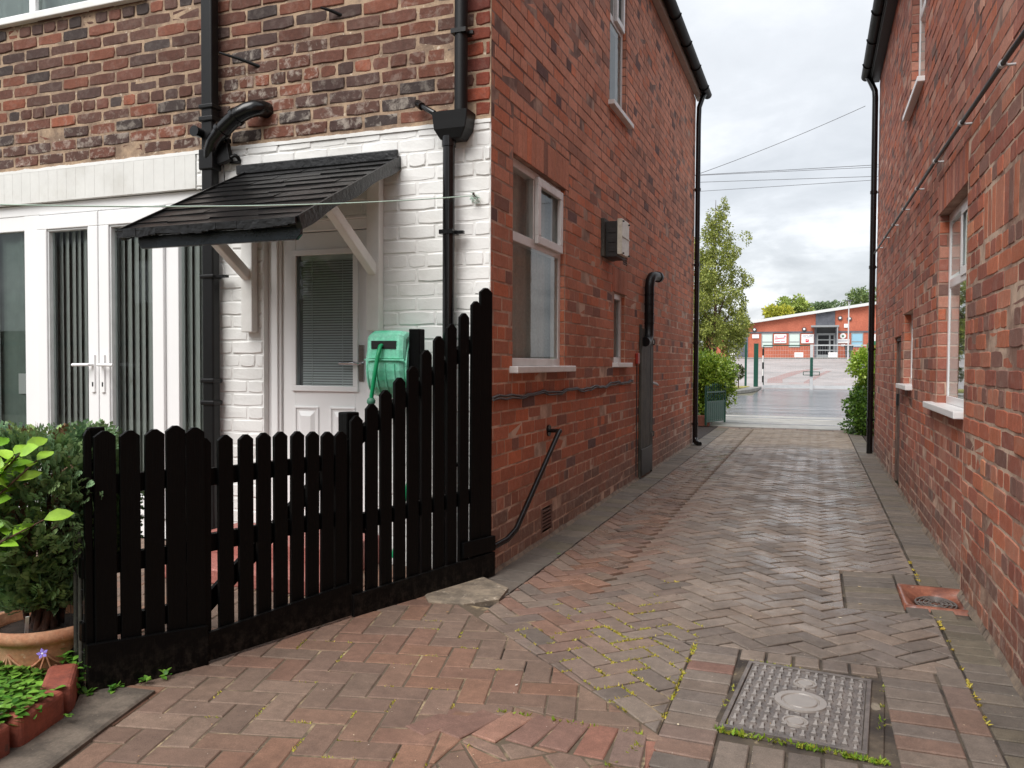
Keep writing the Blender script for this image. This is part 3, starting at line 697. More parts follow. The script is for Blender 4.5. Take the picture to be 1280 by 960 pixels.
# ---- small fixtures on the front wall
fx = thing('floodlight', 'small black floodlight on a bracket above the canopy', 'light', (-3.49, 4.1, 2.45))
mb = MB(); mb.obox(FRONT(-3.495,.05,2.50), (.048,.0,.012), (0,.02,0), (-.012,0,.055))
for k in range(3): mb.obox(FRONT(-3.53+.035*k,.05,2.565+.008*k), (.009,0,0), (0,.02,0), (0,0,.014))
mb.build('lamp_body', M_PIPEM, fx, bevel=.004)
mb = MB(); mb.tube([FRONT(-3.44,.05,2.475),FRONT(-3.42,.04,2.49),FRONT(-3.405,.03,2.48),FRONT(-3.41,.0,2.46)], .012, 8); FRONT.box(mb, -3.47, -3.40, .0, .03, 2.445, 2.457); mb.build('bracket', M_PIPEM, fx)
mb = MB(); mb.tube([FRONT(-3.50,.05,2.45),FRONT(-3.515,.02,2.35),FRONT(-3.51,.01,2.25)], .003, 6); mb.build('cable', M_WIRE, fx)
def peg(u, z, u2, z2, n, lab):
    mb = MB(); mb.tube([FRONT(u2,-.01,z2), FRONT((u+u2)/2,n*.5,(z+z2)/2+.004), FRONT(u,n,z)], [.011,.010,.007], 8); tag(mb.build('iron_peg', M_PIPEM), lab, 'peg')
peg(-3.46, 3.10, -3.26, 3.035, .13, 'long rusty iron peg sticking out above the waste elbow')
peg(-2.76, 3.29, -2.66, 3.26, .08, 'short iron peg in the old brickwork beside a pale mortar patch')
ck = thing('line_hook', 'wall hook wound with pale green cord on the white wall', 'hook', (-1.785, 4.13, 2.12))
mb = MB(); mb.tube([FRONT(-1.785,-.01,2.125),FRONT(-1.785,.04,2.125),FRONT(-1.785,.05,2.14)], .007, 8); mb.build('eye', M_GRATE, ck)
mb = MB(); pts = [FRONT(-1.785+U(-.03,.03), .012+U(0,.035), 2.12+U(-.035,.03)) for _ in range(26)]; mb.tube(pts, .0022, 5, cap=False); mb.build('cord_knot', M_LINE, ck)
# clothes line
A, B = Vector(FRONT(-1.785,.045,2.125)), Vector((-2.872,1.70,1.712)); mb = MB(); pts = []
for i in range(41):
    t = i/40; p = A.lerp(B, t); p.z -= .036*4*t*(1-t); pts.append(p)
mb.tube(pts, .0032, 6); tag(mb.build('clothes_line', M_LINE), 'thin pale clothes line strung across in front of canopy', 'clothes line')

# ---- things on the left side wall
fl = thing('flue_terminal', 'balanced flue with pale metal plate on the left alley wall', 'flue', (-1.62, 6.8, 2.1))
mb = MB(); LSIDE.box(mb, 6.60, 7.0, .0, .03, 2.10, 2.42); mb.build('back_plate', M_OLDWOOD, fl, bevel=.004)
mb = MB(); LSIDE.box(mb, 6.66, 6.96, .03, .125, 2.10, 2.40)
for z in (2.16, 2.24, 2.32): LSIDE.box(mb, 6.655, 6.66, .05, .11, z-.02, z+.02)
mb.build('body', M_FLUEB, fl, bevel=.006)
mb = MB(); LSIDE.box(mb, 6.67, 6.95, .125, .165, 2.12, 2.42); LSIDE.box(mb, 6.668, 6.952, .1665, .172, 2.265, 2.278); mb.build('front_plate', M_FLUE, fl, bevel=.008)
for (y, z) in ((6.70,2.40),(6.70,2.13),(6.92,2.40),(6.92,2.13)):
    mb = MB(); mb.tube([LSIDE(y,.10,z), LSIDE(y,.178,z)], .007, 8); mb.build('bolt', M_FLUEB, fl)

cd = thing('cupboard_door', 'narrow weathered grey plank door low in the left wall', 'door', (-1.69, 8.5, 0))
mb = MB(); y = 8.215
for i in range(5):
    LSIDE.box(mb, y, y+.118, .004, .026+U(0,.004), .30, 1.56); y += .121
LSIDE.box(mb, 8.2, 8.215, 0.003, .03, .0, 1.6); LSIDE.box(mb, 8.82, 8.85, .003, .03, .0, 1.6)
mb.build('planks', M_OLDWOOD, cd, bevel=.003)
mb = MB(); LSIDE.box(mb, 8.216, 8.818, .004, .036, .02, .30); mb.build('kick_board', M_PIPEM, cd, bevel=.004)
for z in (.42, 1.43):
    mb = MB(); LSIDE.box(mb, 8.75, 8.86, .03, .042, z-.018, z+.018); mb.tube([LSIDE(8.83,.042,z-.03),LSIDE(8.83,.042,z+.03)], .01, 8); mb.build('hinge', M_GRATE, cd)
mb = MB(); mb.tube([LSIDE(8.83,.03,.98),LSIDE(8.84,.07,.97),LSIDE(8.87,.075,.955)], .014, 8); mb.build('knob', M_GALV, cd)
vp = thing('vent_pipe', 'black bent vent pipe rising above the narrow plank door', 'pipe', (-1.64, 8.42, 1.45))
mb = MB(); mb.tube([LSIDE(8.28,.05,1.42),LSIDE(8.36,.055,1.43),LSIDE(8.42,.06,1.48),LSIDE(8.43,.06,1.6),LSIDE(8.43,.06,2.0),LSIDE(8.45,.065,2.075),LSIDE(8.50,.07,2.115),LSIDE(8.58,.08,2.13),LSIDE(8.74,.10,2.135)], .05, 16); mb.build('pipe', M_PIPEM, vp)
for z in (1.62,1.72,1.82,1.92):
    mb = MB(); mb.tube([LSIDE(8.43,.06,z-.006),LSIDE(8.43,.06,z+.006)], .054, 16); mb.build('collar', M_PIPEM, vp)
mb = MB(); mb.tube([LSIDE(8.70,.095,2.134),LSIDE(8.75,.10,2.135)], .058, 16); mb.build('socket', M_PIPEM, vp)
mb = MB(); pts = [LSIDE(4.16+i*.1, .012, 1.0+.008*math.sin(i*.9)+.006*math.sin(i*2.3)+(.02 if i > 26 else 0)) for i in range(38)]; mb.tube(pts, .008, 6, cap=True); pts2 = [(p[0]+.004,p[1],p[2]-.013-.006*math.sin(i*.7)) for i, p in enumerate(pts)]; mb.tube(pts2, .006, 6)
tag(mb.build('wall_cable', simple('grey cable', (.06,.05,.05), .6)), 'wavy grey cable clipped along the left brick wall', 'cable')
mb = MB(); LSIDE.box(mb, 8.02, 8.11, .002, .03, 1.19, 1.30); tag(mb.build('alarm_tag', simple('red tag', srgb(160,48,36), .5), bevel=.006), 'small red plate on the wall by the narrow white window', 'plate')
mb = MB(); mb.tube([LSIDE(8.07,.01,1.19),LSIDE(8.07,.01,.04)], .006, 6); tag(mb.build('wall_conduit', M_WIRE), 'thin dark conduit dropping from the small red plate', 'conduit')
hr = thing('handrail', 'sloping black iron handrail between fence foot and side wall', 'handrail', (-1.66, 4.6, 0))
mb = MB(); mb.tube([LSIDE(5.2,.085,.735),LSIDE(5.17,.085,.725),LSIDE(4.38,.075,.22),LSIDE(4.30,.05,.175),LSIDE(4.12,-.02,.135),LSIDE(4.0,-.08,.10)], .017, 12); mb.build('rail', M_PIPE, hr)
mb = MB(); mb.tube([LSIDE(5.2,-.01,.735),LSIDE(5.2,.09,.735)], .014, 10); mb.tube([LSIDE(5.2,.0,.735),LSIDE(5.2,.012,.735)], .04, 14); mb.build('wall_bracket', M_PIPE, hr)

# ================================================================== RIGHT HOUSE
rh = thing('brick_house', 'red brick house wall on the right of the alley with projecting near pier', 'house', (3.2, 6, 0))
r1 = (4.98, 6.06, .92, 2.2); r2 = (7.50, 8.22, 1.0, 1.66); r3 = (7.02, 8.02, 3.42, 4.75); rc = (8.45, 9.12, 0, 1.47)
rs_holes = [r1, r2, r3, rc, (4.93,6.12,2.2,2.43), (7.44,8.28,1.66,1.89), (8.38,9.18,1.47,1.70), (6.95,8.08,4.75,4.98)]
mb = MB()
backing(mb, RSIDE, -1.5, 11.9, 0, HT, rs_holes, 1, -.0012)
brickwork(mb, RSIDE, 1.2, 11.9, 0, HT, rs_holes, col_right, 0, jit=.0014, gap=.0056, bev=.002, bond=3)
for (a,b,c,d) in ((4.93,6.12,2.202,2.43),(7.44,8.28,1.662,1.89),(8.38,9.18,1.472,1.70),(6.95,8.08,4.752,4.98)): soldiers(mb, RSIDE, a, b, c, d, col_right, 0)
for w in (r1, r2, r3, rc):
    jamb(mb, RSIDE, w[1], -.12, 0, w[2], w[3], -1, col_right, (0,1)); jamb(mb, RSIDE, w[0], -.12, 0, w[2], w[3], 1, col_right, (0,1))
    mb.add([RSIDE(w[0],-.12,w[3]),RSIDE(w[1],-.12,w[3]),RSIDE(w[1],0,w[3]),RSIDE(w[0],0,w[3])], [(0,1,2,3)], 1)
RB = Plane(lambda u, n, z: (u, 11.9+n, z)); backing(mb, RB, RX, 6.5, 0, HT, [], 1, 0)
RF = Plane(lambda u, n, z: (u, -1.5-n, z)); backing(mb, RF, RX, 6.5, 0, HT, [], 1, 0)
mb.build('wall', [M_BRICK2, M_MORTAR2], rh)
mb = MB(); PIER = Plane(lambda u, n, z: (RX-.038-n, u, z))
backing(mb, PIER, -1.5, 4.74, 0, 2.36, [], 2, -.0015); brickwork(mb, PIER, 1.2, 4.74, 0, 2.36, [(3.1,4.3,1.78,2.0)], col_rough, 0, jit=.0016, rough=True, gap=.005, bev=.003, bond=3, zoff=.02)
soldiers(mb, PIER, 3.1, 4.3, 1.78, 2.0, col_rough, 0)
mb.add([PIER(4.742,-.04,0),PIER(4.742,.0,0),PIER(4.742,.0,2.36),PIER(4.742,-.04,2.36)], [(0,1,2,3)], 1)
mb.add([PIER(-1.5,-.04,2.36),PIER(4.742,-.04,2.36),PIER(4.742,.0,2.36),PIER(-1.5,.0,2.36)], [(0,1,2,3)], 1)
mb.build('pier', [M_BRICK2, M_MORTAR2, M_MORTAR3], rh, label='rough rebuilt brickwork standing proud with pale pointing')
casement(RSIDE, r1, rh, out=.006, flip=True, n=-.06, mat=M_UPVC, sill_over=(.02,.22), lab='tall white window with a thick white sill')
casement(RSIDE, r2, rh, out=.006, flip=True, n=-.06, mat=M_UPVC, topsash=False, sill_over=(.03,.08), lab='narrow white window')
casement(RSIDE, r3, rh, out=.006, flip=True, n=-.06, mat=M_UPVC, sill_over=(.03,.08), lab='upstairs window')
mb = MB()
for i in range(5): RSIDE.box(mb, 8.49+i*.12, 8.606+i*.12, -.06, -.036, .02, 1.43)
RSIDE.box(mb, 8.45, 8.49, -.08, -.02, 0, 1.47); RSIDE.box(mb, 9.09, 9.12, -.08, -.02, 0, 1.47); RSIDE.box(mb, 8.49, 9.09, -.08, -.02, 1.43, 1.47)
cdr = mb.build('door', M_BROWNWOOD, rh, bevel=.003, label='low faded brown cupboard door')
mb = MB(); RSIDE.box(mb, 8.98, 9.06, -.036, -.015, .78, .9); mb.build('latch', M_SLOT, cdr)
mb = MB(); k = 160
for i in range(k):
    a, b = 1.2+10.6*i/k, 1.2+10.6*(i+1)/k; o_ = .038 if a < 4.7 else 0; h = .028+.02*mnoise.noise((a*3,0,8)); w = .018+.012*mnoise.noise((a*4,3,8))
    mb.add([RSIDE(a,o_,h),RSIDE(b,o_,h),RSIDE(b,o_+w,-.008),RSIDE(a,o_+w,-.008)], [(0,1,2,3)], 0, None, True)
mb.build('mortar_fillet', M_FIL, rh)
mb = MB(); mb.add([(.58,-1.6,5.24),(.58,12.1,5.24),(3.7,12.1,7.5),(3.7,-1.6,7.5),(6.9,12.1,5.24),(6.9,-1.6,5.24)], [(0,1,2,3),(3,2,4,5)]); mb.add([(.58,11.9,5.2),(3.7,11.9,7.48),(6.9,11.9,5.2)], [(0,1,2)], 1); mb.build('roof', [M_SLATE, M_MORTAR2], rh)
mb = MB(); mb.box(.66, .77, -1.6, 12.0, 5.02, 5.05); mb.box(.645, .665, -1.6, 12.0, 5.05, 5.21); mb.build('fascia', M_PIPEM, rh, bevel=.004)
gutter(.605, -1.6, 12.02, 5.12, -1).build('gutter', M_GUT, rh)
rp = thing('drainpipe', 'black drainpipe at the far corner of the right brick wall', 'drainpipe', (.71, 11.8, 0))
mb = MB(); mb.tube([(.71,11.8,-.02),(.71,11.8,4.75),(.705,11.81,4.85),(.66,11.86,4.98),(.62,11.9,5.08)], .038, 16); mb.build('pipe', M_PIPE, rp)
for z in (.45, 1.4, 2.5, 3.5):
    mb = MB(); mb.tube([(.71,11.8,z-.02),(.71,11.8,z+.02)], .046, 16); mb.box(.71,.77,11.79,11.81,z-.008,z+.008); mb.build('bracket', M_PIPE, rp)
gp = thing('wall_pipe', 'long thin black pipe running along the right wall on clips', 'pipe', (.73, 7, 2.5))
mb = MB(); mb.tube([RSIDE(2.0,.05,2.38),RSIDE(3.7,.05,2.455),RSIDE(6.0,.05,2.53),RSIDE(11.6,.05,2.66)], .011, 12); mb.build('pipe', M_PIPEM, gp)
for y in (3.9, 4.9, 5.9, 6.9, 7.9, 8.9, 9.9, 10.9):
    z = 2.455+(y-3.7)*.0326 if y < 6 else 2.53+(y-6)*.0232
    mb = MB(); mb.tube([RSIDE(y-.015,.05,z),RSIDE(y+.015,.05,z)], .0155, 10); mb.tube([RSIDE(y,.0,z-.005),RSIDE(y,.045,z-.005)], .006, 8); mb.build('clip', M_GALV if y > 3 else M_PIPEM, gp)

# ================================================================== GROUND
def clip_poly(poly, a, b, c):                     # keep a*x+b*y<=c
    out = []
    for i in range(len(poly)):
        p, q = poly[i], poly[(i+1) % len(poly)]; dp, dq = a*p[0]+b*p[1]-c, a*q[0]+b*q[1]-c
        if dp <= 0: out.append(p)
        if (dp < 0 < dq) or (dq < 0 < dp):
            t = dp/(dp-dq); out.append((p[0]+(q[0]-p[0])*t, p[1]+(q[1]-p[1])*t))
    return out
def area(p): return .5*sum(p[i][0]*p[(i+1)%len(p)][1]-p[(i+1)%len(p)][0]*p[i][1] for i in range(len(p)))
def halfplanes(conv):                             # ccw polygon -> (a,b,c)
    r = []
    for i in range(len(conv)):
        (x0,y0),(x1,y1) = conv[i], conv[(i+1)%len(conv)]; a, b = (y1-y0), -(x1-x0); r.append((a, b, a*x0+b*y0))
    return r
def p_intersect(poly, conv):
    for h in halfplanes(conv):
        poly = clip_poly(poly, *h)
        if len(poly) < 3: return []
    return poly
def p_subtract(poly, conv):
    q_ = p_intersect(poly, conv)
    if len(q_) < 3 or abs(area(q_)) < 1e-5: return [poly]
    out, cur = [], poly
    for (a,b,c) in halfplanes(conv):
        o = clip_poly(cur, -a, -b, -c)
        if len(o) >= 3 and abs(area(o)) > 2e-4: out.append(o)
        cur = clip_poly(cur, a, b, c)
        if len(cur) < 3: break
    return out
def rect(x0, x1, y0, y1): return [(x0,y0),(x1,y0),(x1,y1),(x0,y1)]

def gz(x, y):
    z = .004*mnoise.noise((x*.7, y*.5, 1.2))
    far = min(1, max(0, (y-3.3)/1.2))
    z -= far*.020*math.exp(-((x+1.28)/.20)**2) + far*.016*math.exp(-((x-.12)/.26)**2)
    if 3.75 < y and x > -1.02: z -= .013*min(1, (y-3.75)/.6)*math.exp(-max(0, x+1.02)/.25)
    return z

PV = MB()
def lay(poly, col, wet=0, joint=.0036, bev=.004, z=0, jit=.0012, mi=0, tilt=.016):
    if len(poly) < 3: return
    if area(poly) < 0: poly = poly[::-1]
    # drop near-duplicate points
    q = [p for i, p in enumerate(poly) if (Vector(p)-Vector(poly[i-1])).length > .004]
    if len(q) < 3 or area(q) < 4e-4: return
    cx, cy = sum(p[0] for p in q)/len(q), sum(p[1] for p in q)/len(q)
    def inset(pts, d):
        n = len(pts); r = []
        for i in range(n):
            p0, p1, p2 = Vector(pts[i-1]), Vector(pts[i]), Vector(pts[(i+1)%n])
            e1, e2 = (p1-p0).normalized(), (p2-p1).normalized()
            n1, n2 = Vector((-e1.y,e1.x)), Vector((-e2.y,e2.x)); m = n1+n2
            if m.length < .3: r.append(tuple(p1+n1*d)); continue
            m.normalize(); r.append(tuple(p1+m*(d/max(.45, m.dot(n1)))))
        return r
    a = inset(q, joint+U(0,.0012)); b = inset(a, bev)
    if area(a) < 2e-4 or area(b) < 1e-4: return
    zc = gz(cx, cy)+z+U(-jit, jit); tx, ty = U(-tilt,tilt), U(-tilt,tilt); e = .012
    # tilt follows the local slope, sampled just around the block's own centre
    sx = (gz(cx+e,cy)-gz(cx-e,cy))/(2*e); sy = (gz(cx,cy+e)-gz(cx,cy-e))/(2*e); sx = max(-.12, min(.12, sx))
    H = lambda p: zc+(p[0]-cx)*(sx+tx)+(p[1]-cy)*(sy+ty)
    n = len(a)
    vs = [(p[0],p[1],H(p)-.035) for p in a]+[(p[0],p[1],H(p)-bev*.8) for p in a]+[(p[0],p[1],H(p)) for p in b]
    PV.add(vs, [(i,(i+1)%n,n+(i+1)%n,n+i) for i in range(n)]+[(n+i,n+(i+1)%n,2*n+(i+1)%n,2*n+i) for i in range(n)]+[tuple(range(2*n,3*n))], mi, tuple(col)+(wet,))

def herring(ang, org, L, W, zone_b, keep, colf, **kw):
    """herringbone blocks over a bounding box, each handed to keep() which returns its trimmed pieces"""
    ca, sa = math.cos(ang), math.sin(ang); x0, x1, y0, y1 = zone_b
    R = int(max(x1-x0, y1-y0)*1.5/W)+4; cx, cy = (x0+x1)/2, (y0+y1)/2
    for i in range(-R, R):
        for j in range(-R, R):
            k = (i-j) % 4
            if k == 0: r = (i*W, j*W, (i+2)*W, (j+1)*W)
            elif k == 3: r = (i*W, j*W, (i+1)*W, (j+2)*W)
            else: continue
            mx, my = (r[0]+r[2])/2, (r[1]+r[3])/2; X, Y = cx+org[0]+mx*ca-my*sa, cy+org[1]+mx*sa+my*ca
            if not (x0-.25 < X < x1+.25 and y0-.25 < Y < y1+.25): continue
            poly = [(cx+org[0]+a*ca-b*sa, cy+org[1]+a*sa+b*ca) for a, b in ((r[0],r[1]),(r[2],r[1]),(r[2],r[3]),(r[0],r[3]))]
            for p in keep(poly, X, Y): lay(p, *colf(X, Y), **kw)

GREYS = [srgb(136,126,118), srgb(126,117,111), srgb(142,131,122), srgb(138,125,115), srgb(122,114,108)]
REDS = [srgb(146,112,98), srgb(136,106,96), srgb(140,116,104), srgb(130,113,105), srgb(152,116,99), srgb(128,114,108)]
def col_alley(x, y):
    red = max(0, min(1, (-.55-x)/.6))*.75*max(.25, min(1, (9.5-y)/5))
    c = mixc(rnd.choice(GREYS), rnd.choice(REDS), red if rnd.random() < .75 else red*.3)
    wet = .62+.6*math.exp(-((x+1.22)/.22)**2)+.65*math.exp(-((x-.1)/.45)**2)
    wet *= min(1, max(.35, (y-2.6)/2.2))
    far = min(1, max(0, (y-12.0)/.6)); c = mixc(c, srgb(164,150,134), far*.7)
    return tuple(x*y for x, y in zip(mulc(c, U(.74, .93)), (1,.99,.98))), min(1, wet)*(1-.6*far)
def col_fore(x, y):
    t = mnoise.noise((x*1.3, y*1.3, 9)); c = rnd.choice(REDS if t+U(-.3,.5) > 0 else GREYS)
    return mulc(mixc(c, srgb(136,106,88), .52), U(.70, .90)), .1
def col_dark(x, y):
    return mulc(rnd.choice([srgb(112,105,98), srgb(118,110,101), srgb(106,100,94), srgb(114,107,94)]), U(.82,1.0)), .35
def col_warm(x, y):
    return mulc(rnd.choice(REDS[1:4]+GREYS), U(.68,.86)), .3

YE = 15.35
FOREB = [(-7,1.0),(-.43,1.0),(-.43,2.54),(-1.72,3.66),(-1.72,4.15),(-7,4.15)]      # foreground, not convex at two corners -> two convex pieces
FA = [(-7,1.0),(-.43,1.0),(-.43,2.54),(-1.72,3.66),(-7,3.66)]; FB = rect(-7, -1.72, 3.66, 4.15)
MANR = rect(-.46, .56, .8, 3.475); GUL = rect(.16, .60, 4.28, 5.06)
ARC = [(-1.12,1.0),(-.43,1.0),(-.43,2.51),(-.72,2.55),(-1.02,2.50)]
def keep_alley(poly, X, Y):
    p = p_intersect(poly, [(-1.475,2.0),(.555,2.0),(.555,YE),(-1.475,YE)])
    if len(p) < 3: return []
    L = [p]
    for c in (FA, MANR, GUL): L = [q for s in L for q in p_subtract(s, c)]
    return L
herring(PI/4, (.02,.0), .2, .1, (-1.5,.56,2.2,YE), keep_alley, col_alley, joint=.0046, jit=.002, tilt=.022)
BED = [(-4.5,1.0),(-2.2,1.0),(-2.26,1.75),(-2.33,2.0),(-2.5,2.16),(-4.5,2.5)]
def keep_fore(poly, X, Y):
    L = [p for p in (p_intersect(poly, FA), p_intersect(poly, FB)) if len(p) >= 3]
    for c in (ARC, rect(-3.4,-2.42,3.62,4.16)): L = [q for s in L for q in p_subtract(s, c)]
    return L
herring(math.radians(14), (0,0), .215, .1075, (-5.8,-.4,1.3,4.15), keep_fore, col_fore, joint=.0024)
# soldier arc at the bottom of the foreground
ARCS = []
for i in range(-1, 8):
    x = -1.05+i*.105; y = 2.40+.05*math.sin((i+.5)/7*PI); a = math.radians(-20+i*5); d = Vector((math.cos(a)*.052, math.sin(a)*.052)); e = Vector((-math.sin(a)*.11, math.cos(a)*.11)); c = Vector((x,y))
    pl = [tuple(c-d-e), tuple(c+d-e), tuple(c+d+e), tuple(c-d+e)]; ARCS.append(pl)
    p = p_intersect(pl, rect(-1.3,-.44,1.0,2.62)); 
    if len(p) >= 3: lay(p, mulc(rnd.choice(REDS[:2]+[srgb(150,108,94), srgb(132,112,104)]), U(.75,.95)), .08, z=.002)
def keep_low(poly, X, Y):
    p = p_intersect(poly, ARC); L = [p] if len(p) >= 3 else []
    for c in ARCS: L = [q for s_ in L for q in p_subtract(s_, c)]
    return L
herring(math.radians(40), (0,.03), .215, .1075, (-1.3,-.44,1.2,2.6), keep_low, col_fore)
# round the manhole: columns and rows
y = 3.47
for i in range(24):
    lay(rect(-.46,-.275,y-.1-i*.102,y-i*.102), *col_warm(0,0)); 
    lay(rect(.255,.455,y-.11-i*.102,y-.01-i*.102) if i else rect(.255,.455,y-.1,y), *col_warm(0,0))
    lay(rect(.458,.56,y-.12-i*.204,y+.08-i*.204), *col_warm(0,0)) if i < 12 else None
for i in range(5): lay(rect(-.272+i*.105,-.17+i*.105,3.355,3.47), *col_alley(0,3.4))
for r in range(7):
    for i in range(5): lay(rect(-.272+i*.105,-.17+i*.105,2.60-.21*(r+1),2.60-.21*r), *col_warm(0,0))
# edge channels
y = 1.2
while y < YE:
    if not (4.27 < y+.05 < 4.83): lay(rect(.562,.768,y,y+.1), *col_dark(.6,y), z=-.004)
    y += .102
y = 3.70
while y < YE+.3:
    lay(rect(-1.70,-1.478,y,y+.2), *col_dark(-1.6,y), joint=.003, bev=.003, z=-.006); y += .203
# grey blocks around the gully
for i in range(7): lay(rect(.165,.435,4.285+i*.11,4.285+i*.11+.107), *col_dark(.3,4.6))
for i in range(3): lay(rect(.437+i*.11,.437+i*.11+.107,4.83,5.05), *col_dark(.6,4.9))
for i in range(2): lay(rect(.437+i*.11,.437+i*.11+.107,4.20,4.385), *col_dark(.6,4.3))
# a handful of pinkish blocks at the alley's far end
x = -1.70
while x < .9:
    y = YE+.003
    for k in range(3): lay(rect(x,x+.2,y+k*.105,y+k*.105+.1), mulc(rnd.choice([srgb(150,134,122), srgb(140,122,112)]), .8), .2)
    x += .203
# bedding sheet under the blocks
def sheet(x0, x1, y0, y1, nx, ny, dz, mi, hole=None):
    xs = [x0+(x1-x0)*i/nx for i in range(nx+1)]; ys = [y0+(y1-y0)*j/ny for j in range(ny+1)]
    if hole: xs = sorted(set(xs+[v for v in hole[:2] if x0 < v < x1])); ys = sorted(set(ys+[v for v in hole[2:] if y0 < v < y1]))
    for i in range(len(xs)-1):
        for j in range(len(ys)-1):
            cx, cy = (xs[i]+xs[i+1])/2, (ys[j]+ys[j+1])/2
            if hole and hole[0] < cx < hole[1] and hole[2] < cy < hole[3]: continue
            PV.add([(a,b,gz(a,b)+dz) for a,b in ((xs[i],ys[j]),(xs[i+1],ys[j]),(xs[i+1],ys[j+1]),(xs[i],ys[j+1]))], [(0,1,2,3)], mi, (.3,.3,.3,0), True)
sheet(-1.2, .775, .8, 3.6, 30, 40, -.009, 1, (-.20,.19,2.70,3.30)); sheet(-1.71, .775, 3.6, YE+.35, 34, 160, -.020, 1, (.43,.78,4.385,4.83)); sheet(-6.0, -1.2, .8, 3.6, 60, 40, -.0032, 2); sheet(-1.2, -.46, .8, 2.9, 20, 40, -.0042, 2); sheet(-6.0, -1.71, 3.6, 4.16, 30, 5, -.0065, 2)
struct(PV.build('driveway', [M_PAVE, M_SAND, M_SAND2]))

# cement patch by the fence foot and dark strip beside the flower bed
def slabpoly(name, pts, z, t, mat, sub=0):
    mb = MB(); n = len(pts); c = (sum(p[0] for p in pts)/n, sum(p[1] for p in pts)/n)
    ins = [(c[0]+(p[0]-c[0])*.93, c[1]+(p[1]-c[1])*.93) for p in pts]
    mb.add([(p[0],p[1],z-t) for p in pts]+[(p[0],p[1],z-.004) for p in pts]+[(p[0],p[1],z+U(0,.003)) for p in ins], [(i,(i+1)%n,n+(i+1)%n,n+i) for i in range(n)]+[(n+i,n+(i+1)%n,2*n+(i+1)%n,2*n+i) for i in range(n)]+[tuple(range(2*n,3*n))])
    return mb.build(name, mat)
struct(slabpoly('cement_path', [(-1.73,4.10),(-1.50,3.93),(-1.47,3.72),(-1.60,3.58),(-1.78,3.55),(-1.86,3.66),(-1.83,3.9)], .010, .03, M_PATCH))
struct(slabpoly('kerb_path', [(-2.21,2.22),(-2.14,1.95),(-2.06,1.66),(-2.0,1.2),(-2.3,1.2),(-2.3,1.75),(-2.33,1.98),(-2.46,2.14),(-2.36,2.2)], .014, .04, M_DARKSLAB))

# manhole cover
mh = thing('manhole_cover', 'studded iron manhole cover with oval ring in the block paving', 'manhole cover', (-.03, 2.98, 0))
mt = Matrix.Rotation(math.radians(-4.5), 3, 'Z'); C0 = Vector((-.03,2.985,.004))
def ml(x, y, z): return tuple(C0+mt@Vector((x,y,0))+Vector((0,0,z)))
mb = MB(); w, h = .225, .318
for (a,b,c,d) in ((-w,w,-h,-h+.016),(-w,w,h-.016,h),(-w,-w+.016,-h+.016,h-.016),(w-.016,w,-h+.016,h-.016)):
    mb.prism([ml(a,c,-.03),ml(b,c,-.03),ml(b,d,-.03),ml(a,d,-.03)], (0,0,.034))
mb.build('frame', M_IRON, mh, bevel=.002)
mb = MB(); mb.prism([ml(-w+.019,-h+.019,-.03),ml(w-.019,-h+.019,-.03),ml(w-.019,h-.019,-.03),ml(-w+.019,h-.019,-.03)], (0,0,.028))
nx, ny = 13, 18
for i in range(nx):
    for j in range(ny):
        x = -w+.036+(2*w-.072)*i/(nx-1); y = -h+.036+(2*h-.072)*j/(ny-1)
        if (x/.095)**2+(y/.095)**2 < 1 or ((x+.0)/.05)**2+((abs(y)-.175)/.05)**2 < 1: continue
        L_, W_ = (.0125, .0065) if (i+j) % 2 else (.0065, .0125); zz = .0055
        mb.add([ml(x-L_,y-W_,-.002),ml(x+L_,y-W_,-.002),ml(x+L_,y+W_,-.002),ml(x-L_,y+W_,-.002),ml(x-L_*.6,y-W_*.6,zz),ml(x+L_*.6,y-W_*.6,zz),ml(x+L_*.6,y+W_*.6,zz),ml(x-L_*.6,y+W_*.6,zz)],
               [(0,1,5,4),(1,2,6,5),(2,3,7,6),(3,0,4,7)])
        k0 = len(mb.v); mb.add([mb.v[k0-4],mb.v[k0-3],mb.v[k0-2],mb.v[k0-1]], [(0,1,2,3)], 1)
mb.build('plate', [M_IRON, M_IRONL], mh)
def disc(mb, cx, cy, prof, n=36):
    vs = []
    for (r, z) in prof: vs += [ml(cx+r*math.cos(2*PI*k/n), cy+r*math.sin(2*PI*k/n), z) for k in range(n)]
    mb.add(vs, [(i*n+k,i*n+(k+1)%n,(i+1)*n+(k+1)%n,(i+1)*n+k) for i in range(len(prof)-1) for k in range(n)]+[tuple(range((len(prof)-1)*n, len(prof)*n))], 0)
mb = MB(); disc(mb, 0, 0, [(.09,-.003),(.088,.004),(.066,.004),(.062,-.001),(.058,-.001),(.055,.0035),(.0,.0036)][:6]); mb.build('ring', M_IRONL, mh)
for y in (-.175, .175):
    mb = MB(); disc(mb, 0, y, [(.044,-.003),(.042,.003),(.036,.003),(.034,-.0015),(.028,-.0015),(.026,.003)]); mb.build('lift_plug', M_IRONL, mh)
mb = MB()
for i in range(7):
    x, y = .243, -.27+i*.088; k = rnd.choice((5,6,7)); ph = U(0, 6)
    pts = [ml(x+.020*U(.7,1.25)*math.cos(ph+t*2*PI/k), y+.042*U(.65,1.2)*math.sin(ph+t*2*PI/k), -.02) for t in range(k)]; mb.prism(pts, (U(-.003,.003),U(-.004,.004),U(.012,.017)))
mb.prism([ml(-w-.022,-h-.02,-.03),ml(w+.045,-h-.02,-.03),ml(w+.045,h+.022,-.03),ml(-w-.022,h+.022,-.03)], (0,0,.0245), 1)
mb.build('cement_haunch', [two_tone('grubby cement', srgb(146,136,120), srgb(112,104,92), 20), M_SAND], mh, bevel=.003)

